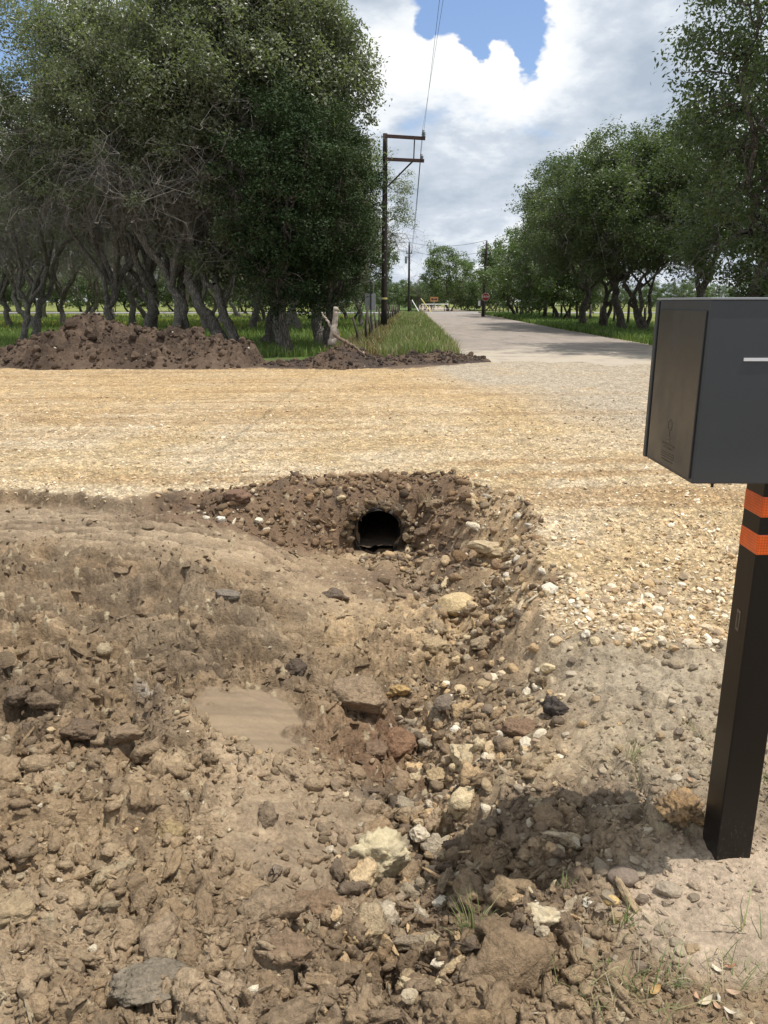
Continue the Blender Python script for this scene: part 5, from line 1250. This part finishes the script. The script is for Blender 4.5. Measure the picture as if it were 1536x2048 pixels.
FAR = [make_tree(21, 9.0, 4.6, 1.6, .20, 2, 6, 20, 260, 90, .135, .75, .58, .46, 30, (0, 0), leafm=M_LEAFF, bark=M_BARKD, low=-.95),
       make_tree(22, 8.5, 5.2, 1.4, .20, 2, 6, 20, 260, 90, .135, .75, .56, .46, 0, (0, 0), leafm=M_LEAFF, bark=M_BARKD, low=-.95)]
JUN = make_tree(31, 7.6, 1.9, 2.6, .13, 1, 7, 26, 460, 110, .050, .36, .60, .42, 0, (0, 0), leafm=M_LEAFJ, bark=M_BARKD, low=-1.0)
def plant(kind, px, Y, rz, s=1.0, label='', group=None, name='oak_tree', X=None, sz=1.0, cat='tree'):
    if X is None: X = pd(px, 640, Y)[0]
    z = float(height(X, Y)[0]); e = empty(name, (X, Y, z), R(rz), (s, s, s * sz)); tag(e, label, cat, group)
    for nm, me in zip(('trunk', 'crown', 'twigs'), kind):
        if me is not None:
            q = link(nm, me, e)
            if nm == 'twigs': q['kind'] = 'stuff'
    return e
G1 = 'live oaks of the left grove'
# front rank of the left grove
for k, (kd, px, Y, rz, s, lab) in enumerate((
    (OAKS[1], 60, 31, 200, .70, 'grey live oak at the left edge behind the low end of the dirt pile'),
    (OAKS[0], 205, 29.5, 10, .78, 'live oak with a slanting trunk behind the top of the dirt pile'),
    (OAKS[1], 285, 31, 60, .90, 'twin-stemmed live oak right of the slanting trunk, behind the dirt pile'),
    (OAKS[2], 336, 27.5, 120, .80, 'stout upright live oak trunk behind the middle of the dirt pile'),
    (OAKS[0], 381, 28.5, 190, .87, 'live oak with a low bent limb, just right of the stout upright trunk'),
    (OAKS[1], 466, 28, 300, .97, 'live oak forking low over the right end of the dirt pile'),
    (OAKS[2], 530, 30, 0, .90, 'slim live oak trunk right of the dirt pile'),
    (OAKS[3], 575, 27.5, 5, 1.02, 'straight live oak trunk behind the dark cedar foliage'),
    (OAKS[3], 652, 29, 0, 1.06, 'live oak whose trunk stands directly behind the dead stump'),
    (OAKS[3], 680, 29.5, 8, 1.02, 'live oak at the right end of the grove, nearest the tall pole'))):
    plant(kd, px, Y, rz, s, lab, G1)
plant(JUN, 575, 25.0, 40, 1.0, 'very dark green cedar, left one of two in front of the grove', 'cedars in front of the left grove', 'cedar_tree')
plant(JUN, 655, 25.8, 160, .95, 'very dark green cedar, right one of two in front of the grove', 'cedars in front of the left grove', 'cedar_tree')
# ranks behind
NTH = ['first', 'second', 'third', 'fourth', 'fifth', 'sixth', 'seventh', 'eighth', 'ninth', 'tenth', 'eleventh', 'twelfth', 'thirteenth', 'fourteenth', 'fifteenth', 'sixteenth', 'seventeenth', 'eighteenth', 'nineteenth', 'twentieth', 'twenty-first', 'twenty-second', 'twenty-third', 'twenty-fourth', 'twenty-fifth', 'twenty-sixth']
BK = sorted([(20, 50), (72, 47), (125, 55), (-60, 50), (170, 70), (262, 50), (305, 62), (415, 45), (430, 58), (500, 48), (520, 66), (600, 46), (640, 52), (560, 44), (650, 62), (90, 78), (230, 82), (360, 80), (480, 84), (-120, 60), (-160, 85)])
for k, (px, Y) in enumerate(BK):
    plant(OAKS[k % 3], px, Y, k * 67 + 15, (.9 if px > 200 else .78) + .1 * ((k * 37) % 10) / 10, 'shaded live oak deep inside the grove, %s from the left of its rank' % NTH[k], 'oaks standing further back in the left grove', sz=.9)
plant(OAKS[3], 728, 50, 0, .72, 'small leafy oak touching the left side of the tall pole', None)
plant(FAR[0], 700, 74, 33, .92, 'light green tree just beyond the tall pole, its crown showing right of it', None, 'leafy_tree', sz=1.1)
# right side
plant(BIG, 1492, 26, 0, 1.0, 'huge dark oak towering behind the mailbox at the right edge', None, sz=1.05)
RT = [(ROAKS[0], 1375, 40, 250, 1.0, 'oak mostly hidden by the mailbox, filling the gap to the huge oak'),
      (ROAKS[0], 1250, 46, 30, .98, 'oak with a thick trunk just left of the mailbox, foot in the grass'),
      (ROAKS[1], 1300, 43, 100, .93, 'many-stemmed oak touching the left edge of the mailbox'),
      (ROAKS[1], 1203, 51, 210, .93, 'slender-stemmed oak left of the thick trunk'),
      (ROAKS[0], 1165, 56, 150, 1.05, 'oak that ends the tall right-hand group and leans over the road')]
for kd, px, Y, rz, s, lab in RT: plant(kd, px, Y, rz, s, lab, 'tall oaks on the right of the road', sz=.9)
FT = [(1118, 74, 1.02, 'light green tree right behind the tall right-hand oaks'), (1085, 80, 1.0, 'light green tree in the middle of the lower row by the road'), (1040, 88, 1.02, 'rounded tree second from the stop sign'),
      (1040, 100, 1.0, 'tree that overhangs the pole near the stop sign'), (1150, 70, .85, 'bushy tree between the lower row and the tall oaks')]
for k, (px, Y, s, lab) in enumerate(FT): plant(FAR[k % 2], px, Y, 50 * k, s, lab, 'lower trees along the right of the road', 'leafy_tree')
# beyond the junction
plant(FAR[0], 897, 140, 10, 1.12, 'big round tree straight beyond the junction sign', None, 'leafy_tree', sz=1.05)
DB = sorted([(800, 150, .6), (775, 140, .6), (822, 148, .55), (848, 152, .55), (865, 165, .7), (925, 150, .6), (945, 142, .55), (968, 150, .6), (915, 170, .6), (990, 145, .8), (930, 165, .68), (955, 175, .62), (985, 180, .66), (1340, 150, .62), (1385, 155, .66), (1430, 160, .6), (1240, 170, .6), (1290, 160, .6), (1480, 150, .62), (1530, 140, .66), (745, 170, .62), (1190, 175, .6)])
for k, (px, Y, s) in enumerate(DB):
    plant(FAR[k % 2], px, Y, 77 * k, s, 'low bushy tree in the distant belt, %s from the left there' % NTH[k], 'bushy trees beyond the crossing road', 'leafy_tree')
for k in range(17):
    plant(FAR[k % 2], -60 + k * 46, 132 + 9 * math.sin(k * 2.3), 41 * k, .95 + .12 * math.sin(k * 1.7), 'pale green tree glimpsed behind the left grove trunks, %s from the left' % NTH[k], 'trees behind the left grove', 'leafy_tree')
plant((OAKS[0][0], None, None), 838, 140, 60, .50, 'bare dead tree beside the round tree beyond the junction', None, 'dead_tree')
# distant wood that reads as one mass
r_ = np.random.default_rng(77); cen = []
for q in range(760):
    x = r_.uniform(-260, 300); y = 210 + r_.uniform(0, 60) + .1 * abs(x); h = r_.uniform(2, 8.0) * (.8 + .3 * math.sin(x * .05)); cen.append((x, y, h - 1.0))
cen = np.array(cen); lv, lf = leaf_cloud(r_, cen, r_.uniform(2.2, 4.0, len(cen)), 60, .42)
o = link('distant_woods', np_mesh('distant_woods', lv, lf, M_LEAFF, False)); tag(o, 'distant belt of green trees along the horizon', kind='stuff')

# ------------------------------------------------------------------ grass
def grass_mat():
    m = bpy.data.materials.new('grass_blades'); m.use_nodes = True; T = NT(m.node_tree); bs = T.n['Principled BSDF']; outn = [q for q in T.n if q.type == 'OUTPUT_MATERIAL'][0]
    at = T.add('ShaderNodeAttribute', attribute_name='soil').outputs['Color']; T.l.new(at, bs.inputs['Base Color']); bs.inputs['Roughness'].default_value = .55
    t = T.add('ShaderNodeBsdfTranslucent'); T.l.new(T.vmath('SCALE', at, scale=1.3).outputs[0], t.inputs[0])
    mx = T.add('ShaderNodeMixShader'); mx.inputs[0].default_value = .35; T.l.new(bs.outputs[0], mx.inputs[1]); T.l.new(t.outputs[0], mx.inputs[2]); T.l.new(mx.outputs[0], outn.inputs[0]); return m
M_GRASS = grass_mat()
def blades(X, Y, h, w, col, seed, lean=.35, Z=None):
    r_ = np.random.default_rng(seed); n = len(X); Z = height(X, Y) if Z is None else Z
    a = r_.uniform(0, 6.283, n); dx, dy = np.cos(a) * w / 2, np.sin(a) * w / 2; la = r_.uniform(0, 6.283, n); ll = np.abs(r_.normal(0, lean, n)) * h
    b = np.stack([X, Y, Z - .02], -1); o1 = np.stack([dx, dy, 0 * dx], -1)
    mid = b + np.stack([np.cos(la) * ll * .35, np.sin(la) * ll * .35, h * .6], -1); tip = b + np.stack([np.cos(la) * ll, np.sin(la) * ll, h], -1)
    v = np.stack([b - o1, b + o1, mid + o1 * .7, mid - o1 * .7, tip], 1).reshape(-1, 3); k = np.arange(n)[:, None] * 5
    f = np.concatenate([k + np.array([[0, 1, 2]]), k + np.array([[0, 2, 3]]), k + np.array([[3, 2, 4]])], 0)
    return v, f, np.repeat(col, 5, 0)
r_ = np.random.default_rng(9)
def gcol(n, pal, jit=.2): pal = np.array(pal); return pal[r_.integers(0, len(pal), n)] * (1 + r_.normal(0, jit, (n, 1)))
GR = [(.14, .22, .04), (.18, .26, .055), (.12, .19, .04), (.23, .27, .085), (.30, .29, .13)]
# left verge
n = 46000; Y = 21.5 * (110 / 21.5) ** r_.uniform(0, 1, n); xl = -1.6 + (Y - 22) * .035; xr = road_edges(Y)[0] - .1; X = xl + (xr - xl) * r_.uniform(0, 1, n)
kp = (Y > 22.6 - .3 * vn(X * 2, Y * 2, 3) + np.where(X > 0, X * .35, 0)); X, Y = X[kp], Y[kp]
c = gcol(len(X), GR); red = (X < -.1 + (Y - 25) * .03) & (r_.uniform(0, 1, len(X)) < .55); c[red] = gcol(red.sum(), [(.22, .12, .055), (.26, .17, .08), (.18, .10, .05)])
vr_ = (1 + .35 * fbm(X * 1.2, Y * .8, 61, 3))[:, None]; c = c * vr_; dr = r_.uniform(0, 1, len(X)) < .16 + .2 * (vn(X * .9, Y * .5, 63) > .2); c[dr] = gcol(dr.sum(), [(.36, .30, .16), (.30, .27, .10), (.42, .38, .24)])
v, f, cc = blades(X, Y, r_.uniform(.12, .52, len(X)), .010 + .0009 * Y, c, 1)
o = link('verge_grass', np_mesh('verge_grass', v, f, M_GRASS, False, np.clip(cc, .01, .6))); tag(o, 'bright green roadside grass on the left verge', kind='stuff')
# right verge
n = 34000; Y = 17 * (116 / 17) ** r_.uniform(0, 1, n); xl = road_edges(Y)[1] + .35; X = xl + 9.0 * r_.uniform(0, 1, n) ** 1.3
c = gcol(len(X), GR[:3] + [(.075, .12, .03)]); v, f, cc = blades(X, Y, r_.uniform(.15, .42, len(X)), .012 + .0009 * Y, c, 2)
o = link('roadside_grass', np_mesh('roadside_grass', v, f, M_GRASS, False, np.clip(cc, .01, .6))); tag(o, 'grass under the oaks on the right side of the road', kind='stuff')
# grove floor and fields
n = 48000; Y = 23.6 * (95 / 23.6) ** r_.uniform(0, 1, n); X = -1.2 - r_.uniform(0, 1, n) * .62 * Y
c = gcol(len(X), GR[:4]); fy = (Y > 34) & (r_.uniform(0, 1, len(X)) < .22 * sst(-.4, .5, vn(X * .2, Y * .1, 6))); c[fy] = gcol(fy.sum(), [(.50, .42, .06), (.42, .38, .10)])
v, f, cc = blades(X, Y, r_.uniform(.15, .38, len(X)), .012 + .0010 * Y, c, 3)
o = link('meadow_grass', np_mesh('meadow_grass', v, f, M_GRASS, False, np.clip(cc, .01, .6))); tag(o, 'shaded meadow grass with yellow flowers under the left grove', kind='stuff')
# tufts in the foreground
def tuft(px, py, n, h, spread, pal, label, seed, lean=.8, w=.0028):
    X0, Y0, Z0 = hit(px, py); r2 = np.random.default_rng(seed); X = X0 + r2.normal(0, spread, n); Y = Y0 + r2.normal(0, spread, n)
    V = []; F = []; Cc = []; b = 0; pal = np.array(pal)
    for k in range(n):
        az = r2.uniform(0, 6.283); hh = h * r2.uniform(.45, 1.15); le = abs(r2.normal(0, lean)); t = np.linspace(0, 1, 7)
        rad = np.sin(t * min(1.4, .4 + le)) * hh * .9 if le > .2 else t * hh * .15
        px3 = np.stack([X[k] - X0 + np.cos(az) * rad, Y[k] - Y0 + np.sin(az) * rad, -.01 + hh * np.sin(t * (1.6 if le < .8 else 2.2)) * (.9 if le < .8 else .55)], -1)
        s = np.array([-math.sin(az), math.cos(az), 0]) * w * .5; wd = (1 - t ** 2)[:, None]
        vv = np.stack([px3 - s * wd, px3 + s * wd + np.array([0, 0, w * .2])], 1).reshape(-1, 3); V.append(vv)
        F.append(np.array([[2 * q, 2 * q + 1, 2 * q + 3, 2 * q + 2] for q in range(6)]) + b); b += 14; Cc.append(np.tile(pal[r2.integers(0, len(pal))] * r2.uniform(.75, 1.25), (14, 1)))
    o = link('grass_tuft', np_mesh('grass_tuft', np.concatenate(V), np.concatenate(F), M_GRASS, True, np.clip(np.concatenate(Cc), .01, .7)), None, (X0, Y0, Z0)); tag(o, label, 'grass tuft'); return o
GT = [(.16, .21, .06), (.22, .26, .10), (.12, .17, .05), (.36, .32, .16)]; DT = [(.36, .31, .19), (.26, .25, .12), (.42, .37, .24)]
tuft(945, 1880, 75, .125, .014, GT, 'green grass tuft growing among the clods at the bottom centre', 1, .7)
tuft(1262, 1518, 30, .13, .012, DT + GT[:1], 'half-dry grass tuft in the grey soil left of the post', 2, 1.1, .002)
tuft(1282, 1560, 12, .08, .012, DT, 'tiny dry grass tuft just below the half-dry one', 3, 1.0, .002)
tuft(1395, 1468, 26, .06, .02, GT, 'short green tuft close against the left side of the post', 4, 1.1, .002)
tuft(1525, 1560, 26, .08, .02, GT, 'green tuft just right of the post', 5, 1.1, .002)
tuft(1250, 1850, 26, .06, .014, GT, 'small weed sprig below the golden pebble', 6, 1.0, .003)
tuft(1130, 1770, 14, .05, .01, GT, 'tiny green weed in the mailbox shadow', 7, 1.0, .003)
tuft(1225, 1990, 50, .10, .05, GT + DT, 'trailing clump of flattened grass at the bottom right, left of the fallen leaves', 8, 1.4, .0026)
tuft(1350, 1985, 55, .12, .06, GT + DT, 'flattened green and straw grass among the fallen leaves', 9, 1.4, .0026)
tuft(1490, 1940, 34, .08, .05, GT + DT, 'flattened grass at the right edge below the post', 10, 1.4, .0026)
tuft(1490, 1865, 8, .13, .02, GT, 'long green grass stems lying on the dry crusted soil', 11, 1.5, .003)
tuft(855, 1008, 26, .16, .02, DT, 'dry straw tuft hanging in the bank above the pipe', 12, 1.0, .004)
tuft(648, 700, 90, .55, .30, [(.20, .22, .12), (.14, .19, .07)], 'tall wispy grass left of the dead stump', 13, .5, .02)
# fallen leaves
def leaf3(px, py, s, rz, col, label):
    X0, Y0, Z0 = hit(px, py); n = 9; mb = MB(); vs = []
    for k in range(n):
        t = k / (n - 1); wv_ = math.sin(t * math.pi) ** .7 * s * .2; x = (t - .5) * s; zc_ = .18 * s * (2 * t - 1) ** 2
        vs += [(x, -wv_, zc_ + .06 * s), (x, 0, zc_), (x, wv_, zc_ + .05 * s)]
    fs = []
    for k in range(n - 1): fs += [(3 * k, 3 * k + 3, 3 * k + 4, 3 * k + 1), (3 * k + 1, 3 * k + 4, 3 * k + 5, 3 * k + 2)]
    mb.add(vs, fs); key = tuple(col)
    if key not in LM: LM[key] = mat('dry_leaf', col, .6, nscale=70, var=.3)
    o = mb.build('fallen_leaf', LM[key], None, True, (X0, Y0, Z0 + .006)); o.rotation_euler = (random.uniform(-.3, .3), random.uniform(-.3, .3), R(rz)); tag(o, label, 'leaf'); return o
LM = {}; random.seed(4)
for (px, py, s, rz, col, lab) in ((1412, 2008, .045, 20, (.50, .42, .29), 'pale tan dry leaf at the bottom right, biggest of the fallen leaves'), (1435, 1945, .036, -60, (.55, .48, .36), 'cream dry leaf upright above the other fallen leaves'),
    (1459, 1938, .034, 5, (.36, .19, .11), 'rusty brown dry leaf right of the cream one'), (1392, 1998, .026, 80, (.40, .24, .15), 'small reddish leaf left of the biggest pale leaf'), (1434, 2018, .03, -80, (.42, .27, .17), 'brown curled leaf under the biggest pale leaf'),
    (1466, 1990, .036, -20, (.38, .26, .17), 'brown spotted leaf nearer the right edge'), (1460, 2030, .034, -50, (.52, .45, .35), 'whitish leaf at the very bottom right'), (1284, 1638, .022, 0, (.58, .52, .42), 'small pale leaf on the dark rubble left of the post foot'),
    (1380, 1564, .028, -70, (.33, .19, .11), 'rusty leaf leaning beside the orange clay block'), (1310, 1985, .04, 35, (.36, .22, .08), 'orange brown leaf clump in the flattened grass'), (1290, 1602, .022, 10, (.60, .55, .45), 'tiny pale leaf above the dark rubble by the post'),
    (996, 1692, .018, 0, (.62, .56, .46), 'tiny white leaf between the ditch rim and the mailbox shadow')):
    leaf3(px, py, s, rz, col, lab)
